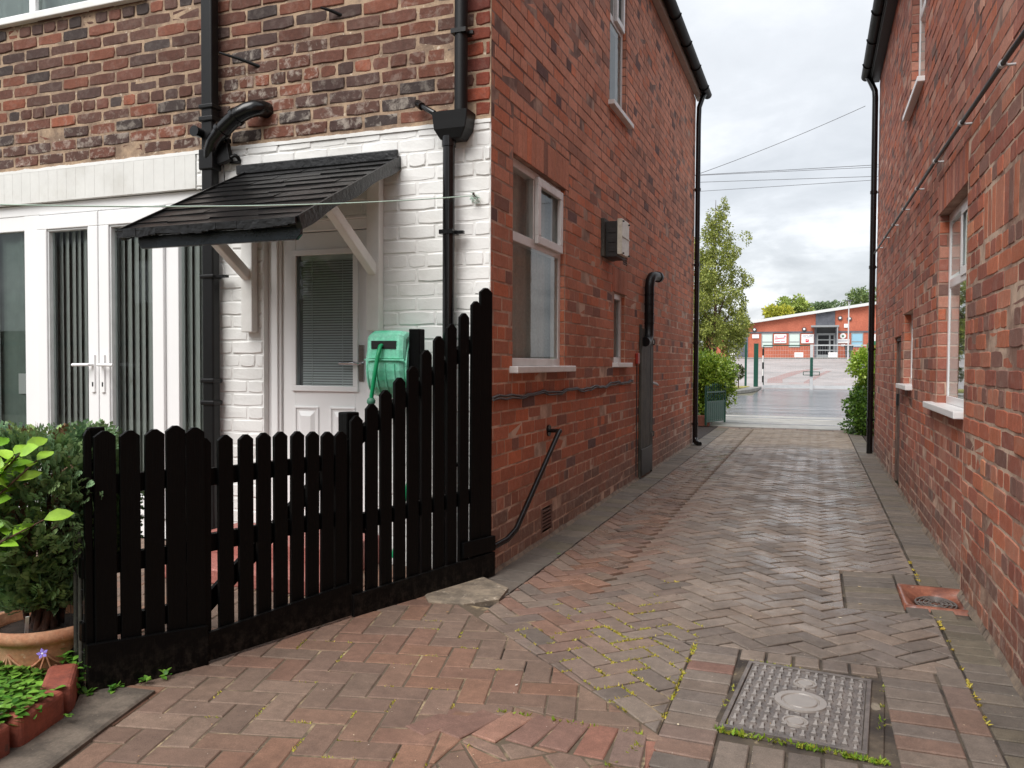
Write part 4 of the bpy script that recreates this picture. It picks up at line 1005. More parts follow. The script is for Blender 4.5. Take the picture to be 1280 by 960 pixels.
# gully
gl = thing('drain_gully', 'square terracotta drain gully with round iron grate beside the right wall', 'drain', (.6, 4.6, -.05))
gx, gy, hw, hd = .603, 4.605, .165, .215
def gring(s, z): return [(gx-hw*s,gy-hd*s,z),(gx+hw*s,gy-hd*s,z),(gx+hw*s,gy+hd*s,z),(gx-hw*s,gy+hd*s,z)]
mb = MB(); n = 32
def sq(k, s):                                           # square-ish to round loops
    a = 2*PI*k/n; x, y = math.cos(a), math.sin(a); m = max(abs(x), abs(y)); q = (1-s)/m+s; return x*q, y*q
loops = [(1.0,0,-.10),(1.0,0,.0),(.90,0,.002),(.84,.15,-.004),(.76,.7,-.022),(.62,1,-.042),(.60,1,-.10)]
vs = []
for (r, s, z) in loops: vs += [(gx+hw*r*sq(k,s)[0], gy+hd*r*sq(k,s)[1], z) for k in range(n)]
mb.add(vs, [(i*n+k,i*n+(k+1)%n,(i+1)*n+(k+1)%n,(i+1)*n+k) for i in range(len(loops)-1) for k in range(n)], 0, None, True)
mb.build('bowl', M_GLAZED, gl)
mb = MB()
for r in (.110,.088,.064,.040): mb.tube([(gx+r*.86*math.cos(2*PI*k/28), gy+r*1.1*math.sin(2*PI*k/28), -.034) for k in range(29)], .0055, 6, cap=False)
for k in range(6): a = k*PI/3; mb.tube([(gx+.02*math.cos(a),gy+.026*math.sin(a),-.034),(gx+.09*math.cos(a),gy+.115*math.sin(a),-.034)], .005, 6)
mb.build('grate', M_GRATE, gl)
mb = MB(); mb.add(gring(.6, -.09), [(0,1,2,3)]); mb.build('sump', M_SLOT, gl)

# ---- courtyard step
stp = thing('doorstep', 'two red painted steps below the white front door behind pickets', 'step', (-2.9, 3.8, 0))
mb = MB(); mb.box(-3.42, -2.40, 3.72, 4.145, 0, .175); mb.build('tread', M_RED, stp, bevel=.01)
mb = MB(); mb.box(-3.45, -2.30, 3.42, 3.717, 0, .085); mb.build('tread', M_RED, stp, bevel=.01)

# ================================================================== FENCE
Pf = [Vector((-1.697,4.135)), Vector((-2.02,3.24)), Vector((-2.245,2.505)), Vector((-2.425,2.12))]
def fplane(A, B):
    d = (B-A).normalized(); nn = Vector((d.y, -d.x))       # outward, towards the drive
    return Plane(lambda u, n, z: (A.x+d.x*u+nn.x*n, A.y+d.y*u+nn.y*n, z)), (B-A).length
def picket(P, u, w, z0, z1, n, parent, tip=.02, lean=0, cut=0):
    mb = MB(); t = .018; h = w/2; lean = U(-.004,.004)
    q = [(u-h,z0),(u+h,z0),(u+h+lean,z1-tip),(u+lean+h*.25,z1),(u+lean-h*.25,z1),(u-h+lean,z1-tip)]
    mb.add([P(a,n,z) for a,z in q]+[P(a,n-t,z) for a,z in q], [(0,1,2,3,4,5),(11,10,9,8,7,6)]+[(i,i+6,(i+1)%6+6,(i+1)%6) for i in range(6)])
    return mb.build('picket', M_BLACKWOOD, parent, bevel=.002)
# near fixed panel
fa = thing('picket_fence', 'short black picket fence panel beside the terracotta pot', 'fence', (-2.335, 2.31, 0), 'black picket fence in three panels')
P, L_ = fplane(Pf[3], Pf[2])
for u, w in ((.068,.074),(.155,.071),(.240,.071),(.323,.072),(.398,.074)): picket(P, u, w, .1, .945+U(-.006,.006), .0, fa)
picket(P, .014, .026, .1, .95, -.012, fa)
for z in (.745,.45,.22): mb = MB(); P.box(mb, -.01, .43, -.055, -.02, z-.035, z+.035); mb.build('rail', M_BLACKWOOD, fa, bevel=.003)
mb = MB(); mb.prism([P(-.005,.001,.0),P(.435,.001,.0),P(.435,.001,.155),P(-.005,.001,.185)], Vector(P(0,.023,0))-Vector(P(0,.001,0))); mb.build('gravel_board', M_BLACKWOOD, fa, bevel=.003)
mb = MB(); P.box(mb, .03, .085, -.09, -.057, 0, .955); mb.build('post', M_BLACKWOOD, fa, bevel=.004)
mb = MB(); mb.bar((-2.455,2.20,.20), (-2.66,2.16,-.02), .03, .06); mb.build('brace', M_BLACKWOOD, fa, bevel=.003)
# gate
fb = thing('picket_gate', 'low black picket gate in the middle of the fence', 'gate', (-2.13, 2.87, 0), 'black picket fence in three panels')
P, L_ = fplane(Pf[2], Pf[1])
for i, (u, zt) in enumerate(((.012,.895),(.108,.902),(.200,.897),(.287,.898),(.372,.897),(.457,.893),(.54,.886),(.622,.880),(.70,.876))):
    picket(P, u, .066 if i else .05, .1, zt, -.004, fb)
for z0, z1 in ((.735,.735),(.47,.47)): mb = MB(); mb.prism([P(0,-.058,z0-.035),P(.74,-.058,z1-.035),P(.74,-.058,z1+.035),P(0,-.058,z0+.035)], Vector(P(0,-.024,0))-Vector(P(0,-.058,0))); mb.build('rail', M_BLACKWOOD, fb, bevel=.003)
mb = MB(); mb.bar(P(.04,-.072,.2), P(.69,-.072,.70), .022, .07); mb.build('brace', M_BLACKWOOD, fb, bevel=.003)
mb = MB(); mb.prism([P(.008,-.002,.012),P(.745,-.002,.012),P(.745,-.002,.165),P(.008,-.002,.125)], Vector(P(0,.020,0))-Vector(P(0,-.002,0))); mb.build('gravel_board', M_BLACKWOOD, fb, bevel=.003)
# tall sloping panel up to the house corner
fc = thing('picket_fence', 'tall black picket panel rising in steps to the house corner', 'fence', (-1.88, 3.7, 0), 'black picket fence in three panels')
P, L_ = fplane(Pf[1], Pf[0])
tops = ((.028,.945),(.124,.998),(.218,1.062),(.311,1.122),(.404,1.178),(.501,1.262),(.594,1.335),(.692,1.402),(.79,1.464),(.885,1.534),(.972,1.612))
for i, (u, zt) in enumerate(tops): u *= .955; picket(P, u, .070 if i < 10 else .095, .06, zt, -.002, fc, tip=.024)
for i in range(10):                                         # second skin of pickets on the back, seen in the gaps
    u = .072+i*.094; zt = .93+.066*i
    mb = MB(); P.box(mb, u-.033, u+.033, -.085, -.068, zt-.28 if i < 20 else 0, zt) if i % 10 == 11 else None
mb = MB(); mb.bar(P(.0,-.045,.80), P(.95,-.045,1.36), .035, .07); mb.build('rail', M_BLACKWOOD, fc, bevel=.003)
mb = MB(); mb.bar(P(.0,-.045,.43), P(.95,-.045,.46), .035, .075); mb.build('rail', M_BLACKWOOD, fc, bevel=.003)
mb = MB(); mb.prism([P(-.012,.0,.0),P(.98,.0,.0),P(.98,.0,.135),P(-.012,.0,.105)], Vector(P(0,.024,0))-Vector(P(0,.0,0))); mb.build('gravel_board', M_BLACKWOOD, fc, bevel=.003)
mb = MB(); P.box(mb, .73, .985, .0, .022, .14, .225); mb.build('offcut_board', M_BLACKWOOD, fc, bevel=.003)
mb = MB(); P.box(mb, -.012, .062, -.10, -.03, 0, .96); mb.build('post', M_BLACKWOOD, fc, bevel=.006)
mb = MB(); mb.obox((-2.045,3.93,.69), (.033,0,0), (0,.033,0), (0,0,.69)); tag(mb.build('fence_post', M_BLACKWOOD, bevel=.005), 'square black post standing behind the green hose reel', 'post')
# wire mesh at the near end
wm = thing('mesh_fence', 'low wire mesh fence with thin stakes behind the potted shrub', 'fence', (-2.9, 2.42, 0))
a, b = Vector((-2.45,2.13,0)), Vector((-3.9,2.72,0)); d = (b-a)
mb = MB()
for i in range(25): p = a+d*(i/24); mb.tube([p+Vector((0,0,.02)), p+Vector((0,0,.55))], .0012, 4, cap=False)
for i in range(10): z = .03+i*.057; mb.tube([a+Vector((0,0,z)), b+Vector((0,0,z))], .0012, 4, cap=False)
mb.build('mesh', M_WIRE, wm)
for t in (.02,.05,.5,1): p = a+d*t; mb = MB(); mb.tube([p, p+Vector((0,0,.58))], .008, 8); mb.build('stake', M_OLDWOOD, wm)

# ---- hose reel
hz = thing('hose_reel', 'faded green hose reel hanging behind the tall fence', 'hose reel', (-2.26, 3.93, .97))
ax = Matrix.Rotation(math.radians(13), 3, 'Z'); HC = Vector((-2.215,3.98,1.165))
def hl(a, f, z): return tuple(HC+ax@Vector((a, -f, 0))+Vector((0,0,z)))          # a across, f forward, z up
prof = [(-.13,.185),(-.09,.203),(.10,.207),(.165,.185),(.178,.10),(.178,.055),(.165,.045)]+[(.19*math.cos(t)*.92, .04+.19*math.sin(t)*1.08) for t in [math.radians(v) for v in range(0,-181,-15)]]+[(-.185,.10)]
mb = MB(); hw = .108; k = len(prof)
secs = [(-hw, .84), (-hw+.010, .93), (-hw+.030, .99), (-.02, 1.0), (.02, 1.0), (hw-.030, .99), (hw-.010, .93), (hw, .84)]
vs = [hl(a, f*s, (z-.02)*s+.02) for (a, s) in secs for (f, z) in prof]
mb.add(vs, [(j*k+i, j*k+(i+1)%k, (j+1)*k+(i+1)%k, (j+1)*k+i) for j in range(7) for i in range(k)]+[tuple(range(k))[::-1], tuple(range(7*k,8*k))])
mb.build('casing', M_REEL, hz, recalc=True)
for s_ in (1, -1):                                          # spiral ribs on both cheeks
    mb = MB()
    for r in (.155,.125,.095,.06):
        mb.tube([hl(s_*(hw+.002), r*math.cos(t)*.95, .01+r*math.sin(t)) for t in [k_*PI/14 for k_ in range(29)]], .006, 6, cap=False)
    mb.build('cheek_ribs', M_REEL, hz)
mb = MB(); mb.add([hl(-.075,.1815,.105),hl(.062,.1815,.105),hl(.062,.1815,.148),hl(-.075,.1815,.148)], [(0,1,2,3)]); mb.prism([hl(-.075,.16,.105),hl(.062,.16,.105),hl(.062,.16,.148),hl(-.075,.16,.148)], Vector(hl(0,.181,0))-Vector(hl(0,.16,0))); mb.build('slot', M_SLOT, hz)
mb = MB()
mb.prism([hl(-hw-.002,.176,.05),hl(hw+.002,.176,.05),hl(hw+.002,.176,.042),hl(-hw-.002,.176,.042)], Vector(hl(0,.188,0))-Vector(hl(0,.176,0)))
for a in (-.05, .0, .05): mb.tube([hl(a, .19*math.cos(t)*.925, .04+.19*math.sin(t)*1.085) for t in [math.radians(v) for v in range(-4,-100,-12)]], .004, 6)
mb.build('front_ribs', M_REEL, hz)
mb = MB(); mb.tube([hl(-.014,.15,.128),hl(-.018,.20,.12),hl(-.03,.212,.06),hl(-.05,.212,-.06),hl(-.068,.20,-.16)], .0115, 10); mb.build('hose', M_HOSE, hz)
mb = MB()
for i in range(7):
    t0, t1 = -PI/2+PI*i/7, -PI/2+PI*(i+1)/7
mb.lathe([(.002,-.024),(.014,-.020),(.023,-.008),(.023,.008),(.014,.020),(.002,.024)], hl(-.07,.198,-.18), 14); mb.build('ball_stop', simple('grey green ball', srgb(70,120,98), .5), hz)
mb = MB(); mb.tube([hl(.03,-.1,-.1),hl(.09,.02,-.22),hl(.11,.05,-.40),hl(.09,.02,-.62),hl(.06,.06,-.85),hl(.02,.1,-1.05)], .009, 8); mb.build('feed_hose', M_HOSE, hz)
mb = MB(); mb.prism([hl(-.06,-.19,-.12),hl(.06,-.19,-.12),hl(.06,-.19,.14),hl(-.06,-.19,.14)], Vector(hl(0,-.15,0))-Vector(hl(0,-.19,0))); mb.build('wall_plate', M_SLOT, hz)

# ================================================================== PLANTING at the near left
def leaf_verts(base, d, up, L, W, curl=.15, fold=.12):
    d = d.normalized(); s = d.cross(up).normalized(); u = s.cross(d).normalized()
    rows = [(0,.04),(.25,.72),(.55,1.0),(.8,.66),(1,.04)]; vs = []
    for (t, w) in rows:
        c = base+d*(L*t)-u*(curl*L*t*t); h = W/2*w
        vs += [c-s*h+u*(fold*h*2), c, c+s*h+u*(fold*h*2)]
    fs = []
    for i in range(4):
        a = i*3; fs += [(a,a+1,a+4,a+3),(a+1,a+2,a+5,a+4)]
    return vs, fs
def rdir(zmin=-1, zmax=1):
    z = U(zmin, zmax); a = U(0, 2*PI); r = math.sqrt(max(0, 1-z*z)); return Vector((r*math.cos(a), r*math.sin(a), z))

# edging bricks and bed
kr = [(-2.50,2.15),(-2.40,2.075),(-2.325,1.97),(-2.275,1.82),(-2.24,1.62),(-2.22,1.40),(-2.21,1.18)]
kb = []
segs = [((-2.47,2.135),(-2.315,1.965)), ((-2.31,1.955),(-2.252,1.735)), ((-2.249,1.725),(-2.225,1.50)), ((-2.224,1.49),(-2.215,1.26))]
ed = ['red edging brick at the corner of the flower bed under purple flower', 'red edging brick curving along the flower bed, second from the fence', 'red edging brick at the picture edge below the leafy ground cover', 'red edging brick nearest the camera along the bed']
for (p, q), lb in zip(segs, ed):
    mb = MB(); mb.bar((p[0]-.05,p[1]-.03,.05), (q[0]-.05,q[1]-.02,.05), .10, .115); tag(mb.build('edging_brick', M_KERB, bevel=.018, seg=3), lb, 'edging brick', 'bricks edging the flower bed')
mb = MB(); mb.add([(-4.5,1.0,.05),(-2.30,1.0,.05),(-2.32,1.75,.05),(-2.40,1.98,.045),(-2.53,2.12,.02),(-4.5,2.6,.01)], [(0,1,2,3,4,5)]); struct(mb.build('flower_bed_ground', M_SOIL))
# pot
PC = Vector((-2.735, 2.21, -.02))
pot = thing('terracotta_pot', 'round terracotta pot with swag relief holding a clipped conifer', 'plant pot', PC)
mb = MB(); mb.lathe([(.13,.0),(.135,.005),(.165,.10),(.185,.175),(.19,.19),(.208,.196),(.214,.215),(.212,.235),(.200,.242),(.188,.236),(.184,.20),(.16,.19)], PC, 48); mb.build('body', M_TERRA, pot)
mb = MB()
for k in range(9):
    a0 = k*2*PI/9
    pts = []
    for i in range(9):
        t = i/8; a = a0+t*2*PI/9; z = .155-.05*math.sin(t*PI); r = .165+(z-.1)*.26+.004; pts.append((PC.x+r*math.cos(a), PC.y+r*math.sin(a), PC.z+z))
    mb.tube(pts, .0045, 6)
    pts = [(p[0],p[1],p[2]-.014) for p in pts[2:7]]; mb.tube(pts, .003, 6)
    for s_ in (-1,1):
        mb.tube([(PC.x+.183*math.cos(a0), PC.y+.183*math.sin(a0), PC.z+.155), (PC.x+.179*math.cos(a0+s_*.09), PC.y+.179*math.sin(a0+s_*.09), PC.z+.10)], .004, 6)
mb.build('swag_relief', M_TERRA, pot)
mb = MB(); mb.lathe([(.19,.195),(.10,.205),(.001,.21)], PC, 24); mb.build('soil', M_SOIL, pot)
mb = MB(); mb.bar((-2.70,2.10,.19), (-2.655,2.07,.27), .012, .003); tag(mb.build('plant_label', M_UPVC), 'white plant label stuck in the pot soil', 'plant label')

# conifer in the pot
cf = thing('conifer_shrub', 'dense clipped blue green conifer growing in the terracotta pot', 'shrub', (PC.x, PC.y, .19))
mb = MB(); tips = []
for k in range(26):
    a = U(0, 2*PI); r = U(.05,.24); zt = U(.35,.85); p0 = Vector((PC.x+U(-.06,.06), PC.y+U(-.06,.06), .18)); p1 = Vector((PC.x+r*.5*math.cos(a), PC.y+r*.5*math.sin(a), .2+(zt-.2)*.55)); p2 = Vector((PC.x+r*math.cos(a), PC.y+r*math.sin(a), zt))
    mb.tube([p0,p1,p2], [.012,.008,.004], 6)
mb.build('stems', M_BARK, cf)
mb = MB()
def shrub_r(z):                                             # outline radius by height: narrow at the pot, full above
    t = (z-.28)/.64
    return max(0.02, .10+.03*rnd.random()+.175*min(1, t*2.4) - .12*max(0, (t-.75)/.25)**2) if t < 1 else .02
cnt = 0
while cnt < 5200:
    z = U(.27,.90); a = U(0, 2*PI); rr = shrub_r(z)*(1+.16*mnoise.noise((math.cos(a)*1.7, math.sin(a)*1.7, z*5)))
    q = U(.0,1)**.35; p = Vector((PC.x+rr*q*math.cos(a), PC.y+rr*q*math.sin(a), z+.03*mnoise.noise((math.cos(a)*2, math.sin(a)*2, z*3))))
    out = (Vector((math.cos(a), math.sin(a), .55))+rdir()*.5).normalized()
    if z > .80: out = (out+Vector((0,0,.8))).normalized()
    base = mixc(srgb(86,122,92), srgb(138,168,112), rnd.random())
    if rnd.random() < .22: base = mixc(base, srgb(156,178,104), .7)
    if q < .6 and rnd.random() < .5: base = srgb(118,88,62)
    if q > .8: base = mixc(base, srgb(142,170,124), .45)
    col = mulc(base, U(.8,1.15))
    sd = out.cross(rdir()).normalized(); Ls = U(.04,.08)
    for i in range(7):                                       # a flat spray of scale leaves
        t = i/6; side = (-1)**i; o = p+out*(Ls*t*.8); dd = (out*.8+sd*side*(.75 if i < 6 else 0)).normalized(); l = Ls*(.55-.3*t); wv = out.cross(dd).cross(dd).normalized()*.0045
        wv = dd.cross(out.cross(sd)).normalized()*.0075
        mb.add([o, o+dd*l*.5+wv, o+dd*l, o+dd*l*.5-wv], [(0,1,2,3)], 0, col)
    cnt += 1
mb.build('foliage', M_NEEDLE, cf)

# broad leaved shrub leaning in from the left
bs = thing('laurel_shrub', 'bright lime green broad leaved shrub leaning over the conifer', 'shrub', (-2.75, 1.86, .07))
mb = MB(); ml2 = MB()
def sprig(p0, p1, n, size, hue):
    p0, p1 = Vector(p0), Vector(p1); mid = (p0+p1)/2+Vector((0,0,.03)); mb.tube([p0,mid,p1], [.005,.004,.0025], 6)
    dirn = (p1-mid).normalized()
    for i in range(n):
        t = .45+.55*i/max(1,n-1); b = mid.lerp(p1, (t-.5)*2) if t > .5 else p0.lerp(mid, t*2)
        a = i*2.4+U(-.3,.3); d = (dirn*.55+Vector((math.cos(a), math.sin(a), .2))).normalized()
        vs, fs = leaf_verts(b, d, (Vector((.5,-.45,.75))+rdir()*.35), size*U(.75,1.1), size*.56*U(.85,1.15), U(.1,.35))
        ml2.add(vs, fs, 0, mulc(mixc(srgb(112,164,44), srgb(166,204,76), rnd.random()*hue), U(.9,1.15)), True)
for (a, b, n_, s_) in (((-2.72,1.86,.55),(-2.46,1.96,.86),7,.08), ((-2.70,1.86,.45),(-2.43,1.96,.66),4,.085), ((-2.75,1.86,.5),(-2.54,1.94,.88),7,.08), ((-2.75,1.84,.4),(-2.60,1.92,.80),6,.075), ((-2.75,1.84,.3),(-2.62,1.92,.54),5,.08), ((-2.72,1.86,.6),(-2.50,1.95,.90),7,.085), ((-2.72,1.86,.6),(-2.56,1.93,.84),7,.085), ((-2.74,1.84,.4),(-2.56,1.93,.60),5,.08), ((-2.75,1.84,.3),(-2.60,1.9,.66),5,.075), ((-2.76,1.85,.5),(-2.64,1.94,.90),7,.08), ((-2.78,1.85,.3),(-2.68,1.9,.72),6,.08)):
    sprig(a, b, n_, s_, 1)
mb.tube([(-2.75,1.86,.05),(-2.76,1.85,.3),(-2.75,1.85,.52)], [.014,.011,.007], 8)
mb.build('stems', M_BARK, bs); ml2.build('foliage', M_LEAFG, bs)

# periwinkle ground cover
pw = thing('periwinkle', 'low green ground cover with purple flowers spilling over the brick edging', 'plant', (-2.55, 1.85, .08))
mb = MB()
def pw_leaf(p, s):
    d = (rdir(-.1,.5)); vs, fs = leaf_verts(p, d, Vector((0,0,1)), s, s*.72, .25)
    mb.add(vs, fs, 0, mulc(mixc(srgb(62,112,40), srgb(122,168,66), rnd.random()), U(.7,1.15)), True)
for i in range(7200):
    x, y = (U(-3.0,-2.28) if i < 5200 else U(-3.9,-3.0)), U(1.30,2.09)
    edge = -2.31 if y < 1.8 else -2.31-(y-1.8)*.55
    if x > edge+.03: continue
    pw_leaf(Vector((x, y, .045+.03*(y<1.9)+U(0,.045)+.025*mnoise.noise((x*5,y*5,0)))), U(.024,.042))
for i in range(240):
    t = rnd.random(); x, y = -2.46-.2*t+U(-.03,.05), 2.16+.05*t+U(-.05,.03); pw_leaf(Vector((x,y,.06+U(0,.08))), U(.02,.034))
mb.build('foliage', M_LEAFG, pw)
M_FLOWER = simple('violet petals', srgb(138,120,214), .6, .1); M_EYE = simple('flower eye', srgb(230,226,240), .6)
for (x, y, z) in ((-2.57,2.06,.15),(-2.52,1.68,.185),(-2.62,1.8,.17)):
    mb = MB(); nv = Vector((.45,-.7,.6)).normalized(); s1 = nv.cross(Vector((0,0,1))).normalized(); s2 = nv.cross(s1)
    for k in range(5):
        a = k*2*PI/5; d = s1*math.cos(a)+s2*math.sin(a); e = s1*math.cos(a+.5)+s2*math.sin(a+.5); g = s1*math.cos(a-.5)+s2*math.sin(a-.5); c = Vector((x,y,z))
        mb.add([c, c+g*.013, c+d*.020+nv*.003, c+e*.013], [(0,1,2,3)])
    mb.add([Vector((x,y,z))+nv*.002+(s1*math.cos(t)+s2*math.sin(t))*.0035 for t in [k*PI/3 for k in range(6)]], [tuple(range(6))], 1)
    mb.build('flower', [M_FLOWER, M_EYE], pw)
# weeds at fence foot
wd = MB()
def weed(mbx, x, y, n_, s, z=.01):
    for i in range(n_):
        d = rdir(.1,.9); vs, fs = leaf_verts(Vector((x+U(-.012,.012), y+U(-.012,.012), z)), d, Vector((0,0,1)) if d.z < .95 else Vector((1,0,0)), s*U(.6,1.1), s*.6, .3)
        mbx.add(vs, fs, 0, mulc(mixc(srgb(62,116,36), srgb(126,168,66), rnd.random()), U(.8,1.1)), True)
for (x, y) in ((-2.43,2.075),(-2.40,2.10),(-2.345,2.15),(-2.30,2.26),(-2.44,2.04),(-2.275,2.33),(-2.42,2.11),(-2.36,2.2)): weed(wd, x, y, 9, .03, .015)
weed(wd, -1.47, 4.72, 6, .016); weed(wd, -2.26, 1.9, 5, .02, .04); weed(wd, -2.12, 1.78, 4, .014); weed(wd, -1.90,3.55,6,.02)
w_ = wd.build('weeds', M_LEAF); tag(w_, 'small green weeds sprouting along the foot of the black fence', 'weeds', kind='stuff')
# moss in joints: rows of tiny blades following block joints
ms = MB()
def moss(x, y, n_, s, yel):
    s *= 1.9
    for i in range(n_):
        d = rdir(.25,1); b = Vector((x+U(-.007,.007), y+U(-.007,.007), gz(x,y)-.004)); sd = d.cross(rdir()).normalized()*s*.22
        ms.add([b-sd, b+sd, b+d*s*U(.5,1)], [(0,1,2)], 0, mulc(mixc(srgb(120,156,44), srgb(214,188,84), min(1, max(0, yel+U(-.35,.35)))), U(.75,1.05)))
def moss_line(p, q, dens, s, yel, gapn=3):
    p, q = Vector(p), Vector(q); L = (q-p).length; k = max(2, int(L/.009))
    for i in range(k):
        c = p.lerp(q, i/k)
        if mnoise.noise((c.x*9+gapn, c.y*9, 4.2)) > -.05 and rnd.random() < dens: moss(c.x+U(-.003,.003), c.y+U(-.003,.003), 4, s, yel)
def joint_seg(ang, c, W, x, y):
    """nearest true joint of the herringbone to (x, y), as a segment one block-width long"""
    ca, sa = math.cos(ang), math.sin(ang); dx, dy = x-c[0], y-c[1]; a, b = (dx*ca+dy*sa)/W, (-dx*sa+dy*ca)/W
    if rnd.random() < .5:
        i, j = round(a), math.floor(b)
        if ((i-1)-j) % 4 == 0: return None
        p, q = (i, j), (i, j+1)
    else:
        i, j = math.floor(a), round(b)
        if (i-(j-1)) % 4 == 3: return None
        p, q = (i, j), (i+1, j)
    return [(c[0]+W*(u*ca-v*sa), c[1]+W*(u*sa+v*ca)) for u, v in (p, q)]
for i in range(330):                                         # the mossy patch of 45 degree blocks
    x, y = rnd.gauss(-.72,.25), rnd.gauss(3.3,.40)
    if y < 2.62 - (x+.5)*.9 or x > -.48 or (y < 3.4 and x > -.48): continue
    sg = joint_seg(PI/4, (-.45,8.775), .1, x, y)
    if sg: moss_line(*sg, .40, .008, .62, i)
moss_line((-.46,2.55),(-.46,3.5), .6, .010, .6); moss_line((-1.0,2.53),(-.45,2.54), .75, .012, .25); moss_line((-.56,2.3),(-.45,2.6), .8, .013, .2)
for (x, y) in ((-.262,2.66),(-.262,2.75)): moss_line((x,y),(x,y+.1), .7, .011, .2)
p = [ml(-w-.008,-h-.012,0), ml(w+.03,-h-.012,0)] if False else None
q0, q1 = Vector((-.03,2.985)), None
def mrot(x, y): v = mt@Vector((x,y,0)); return (C0.x+v.x, C0.y+v.y)
for k_ in range(3): moss_line(mrot(-.235,-.33-.004*k_), mrot(.29,-.332-.004*k_), .9, .013, .12, k_*7)
moss_line(mrot(-.235,.33), mrot(.0,.332), .5, .011, .4); moss_line(mrot(-.24,-.32), mrot(-.24,.2), .35, .010, .5); moss_line(mrot(.262,-.3), mrot(.262,.3), .3, .010, .3)
for i in range(130):                                         # the reddish zone: sandy joints with odd tufts
    x, y = U(-2.2,-1.0), U(1.75,3.4)
    if x < -2.02 and y > 2.2: continue
    sg = joint_seg(math.radians(14), (-3.1,2.725), .1075, x, y)
    if sg and rnd.random() < .45: moss_line(*sg, .5, .007, .6, i)
for yy in range(60):                                         # brown moss beside the right channel
    y = 2.5+yy*.05
    if rnd.random() < .75 and not 4.2 < y < 4.9: moss_line((.56,y),(.56,y+.05), .7, .010, .95, yy)
tag(ms.build('moss', M_LEAF), 'yellow green moss growing in the joints of the block paving', 'moss', kind='stuff')
# fallen petals and flecks
lt = MB()
for i in range(420):
    x, y = U(-2.1,.7), U(1.8,5.2)**1.0
    if x < -1.7 and y > 2.3: continue
    s = U(.0015,.004) if rnd.random() < .94 else U(.006,.014); a = U(0, PI); d = Vector((math.cos(a)*s, math.sin(a)*s, 0)); e = Vector((-math.sin(a)*s*.5, math.cos(a)*s*.5, 0)); c = Vector((x,y,gz(x,y)+.004+U(0,.002)))
    lt.add([c-d, c-e, c+d, c+e], [(0,1,2,3)], 0, rnd.choice([srgb(226,214,186), srgb(206,186,140), srgb(230,226,216), srgb(190,150,96)]))
tag(lt.build('fallen_litter', M_LEAF), 'pale petals and dry leaf flecks scattered over the paving', 'litter', kind='stuff')

# ================================================================== BEYOND THE ALLEY
def terr(y):
    if y < 41: return 0.0
    t = min(1, (y-41)/36); return 1.66*t
mb = MB(); ys = [-60,-20,-5,YE-.2,20,30,41]+[41+36*i/8 for i in range(1,9)]+[100,160,300,700]
def zt_(y): return (-.13 if y < 30 else (-.04 if y <= 41 else terr(y)-.04))
for i in range(len(ys)-1): mb.add([(-500,ys[i],zt_(ys[i])),(500,ys[i],zt_(ys[i])),(500,ys[i+1],zt_(ys[i+1])),(-500,ys[i+1],zt_(ys[i+1]))], [(0,1,2,3)])
struct(mb.build('ground', M_EARTH))
Y0 = YE+.34
mb = MB(); mb.box(-9, -1.705, 12.15, Y0, -.1, -.004); mb.box(.775, 9, 11.9, Y0, -.1, -.004); struct(mb.build('garden_ground', M_SOIL))
mb = MB(); mb.box(-60, 60, Y0, 19.2, -.06, .0); struct(mb.build('footway_pavement', M_PATH))
mb = MB(); mb.box(-60, 60, 19.2, 19.34, -.06, -.002); mb.box(-60, 60, 17.9, 17.93, -.02, .004); struct(mb.build('kerb', M_KERBST))
mb = MB(); mb.add([(-60,19.34,-.012),(60,19.34,-.012),(60,31.5,-.012),(-60,31.5,-.012)], [(0,1,2,3)]); mb.add([(-2.2,31.5,-.012),(3.0,31.5,-.012),(2.6,40.2,.0),(-2.35,40.2,.0)], [(0,1,2,3)])
struct(mb.build('road', M_ASPHALT))
def ribbon(name, pts, w, z, mat, t=.0):
    mb = MB()
    for i in range(len(pts)-1):
        p, q = Vector(pts[i]), Vector(pts[i+1]); d = (q-p).normalized(); s = Vector((-d.y,d.x))*w/2
        mb.prism([(*(p-s),z-t),(*(q-s),z-t),(*(q+s),z-t),(*(p+s),z-t)], (0,0,t+.001))
    return mb.build(name, mat)
# far footway with its curved kerb
cv = [(-60,31.6),(-5.0,31.4),(-3.8,31.9),(-3.0,33.2),(-2.6,35.2),(-2.45,38),(-2.45,40.2)]
mb = MB(); n = len(cv); mb.add([(x,y,.09) for x,y in cv]+[(-60,40.2,.09)], [tuple(range(n+1))]); struct(mb.build('footway_pavement', M_PATH))
struct(ribbon('kerb', cv, .16, .10, M_KERBST, .12))
mb = MB(); mb.add([(3.1,31.5,.09),(60,31.5,.09),(60,40.2,.09),(3.1,40.2,.09)], [(0,1,2,3)]); struct(mb.build('footway_pavement', M_PATH))
mb = MB()
for i in range(8):
    a, b = 41+36*i/8 if i else 40.2, 41+36*(i+1)/8
    mb.add([(-40,a,terr(a)-.008),(40,a,terr(a)-.008),(40,b,terr(b)-.008),(-40,b,terr(b)-.008)], [(0,1,2,3)])
struct(mb.build('car_park_road', M_CARPARK))
mb = MB(); mb.box(-40, 40, 77, 80.2, 1.5, 1.76); struct(mb.build('entrance_pavement', M_PATH))
mb = MB(); mb.box(-40, 40, 76.85, 77, 1.5, 1.70); struct(mb.build('kerb', simple('dark kerb', srgb(96,96,96), .7)))
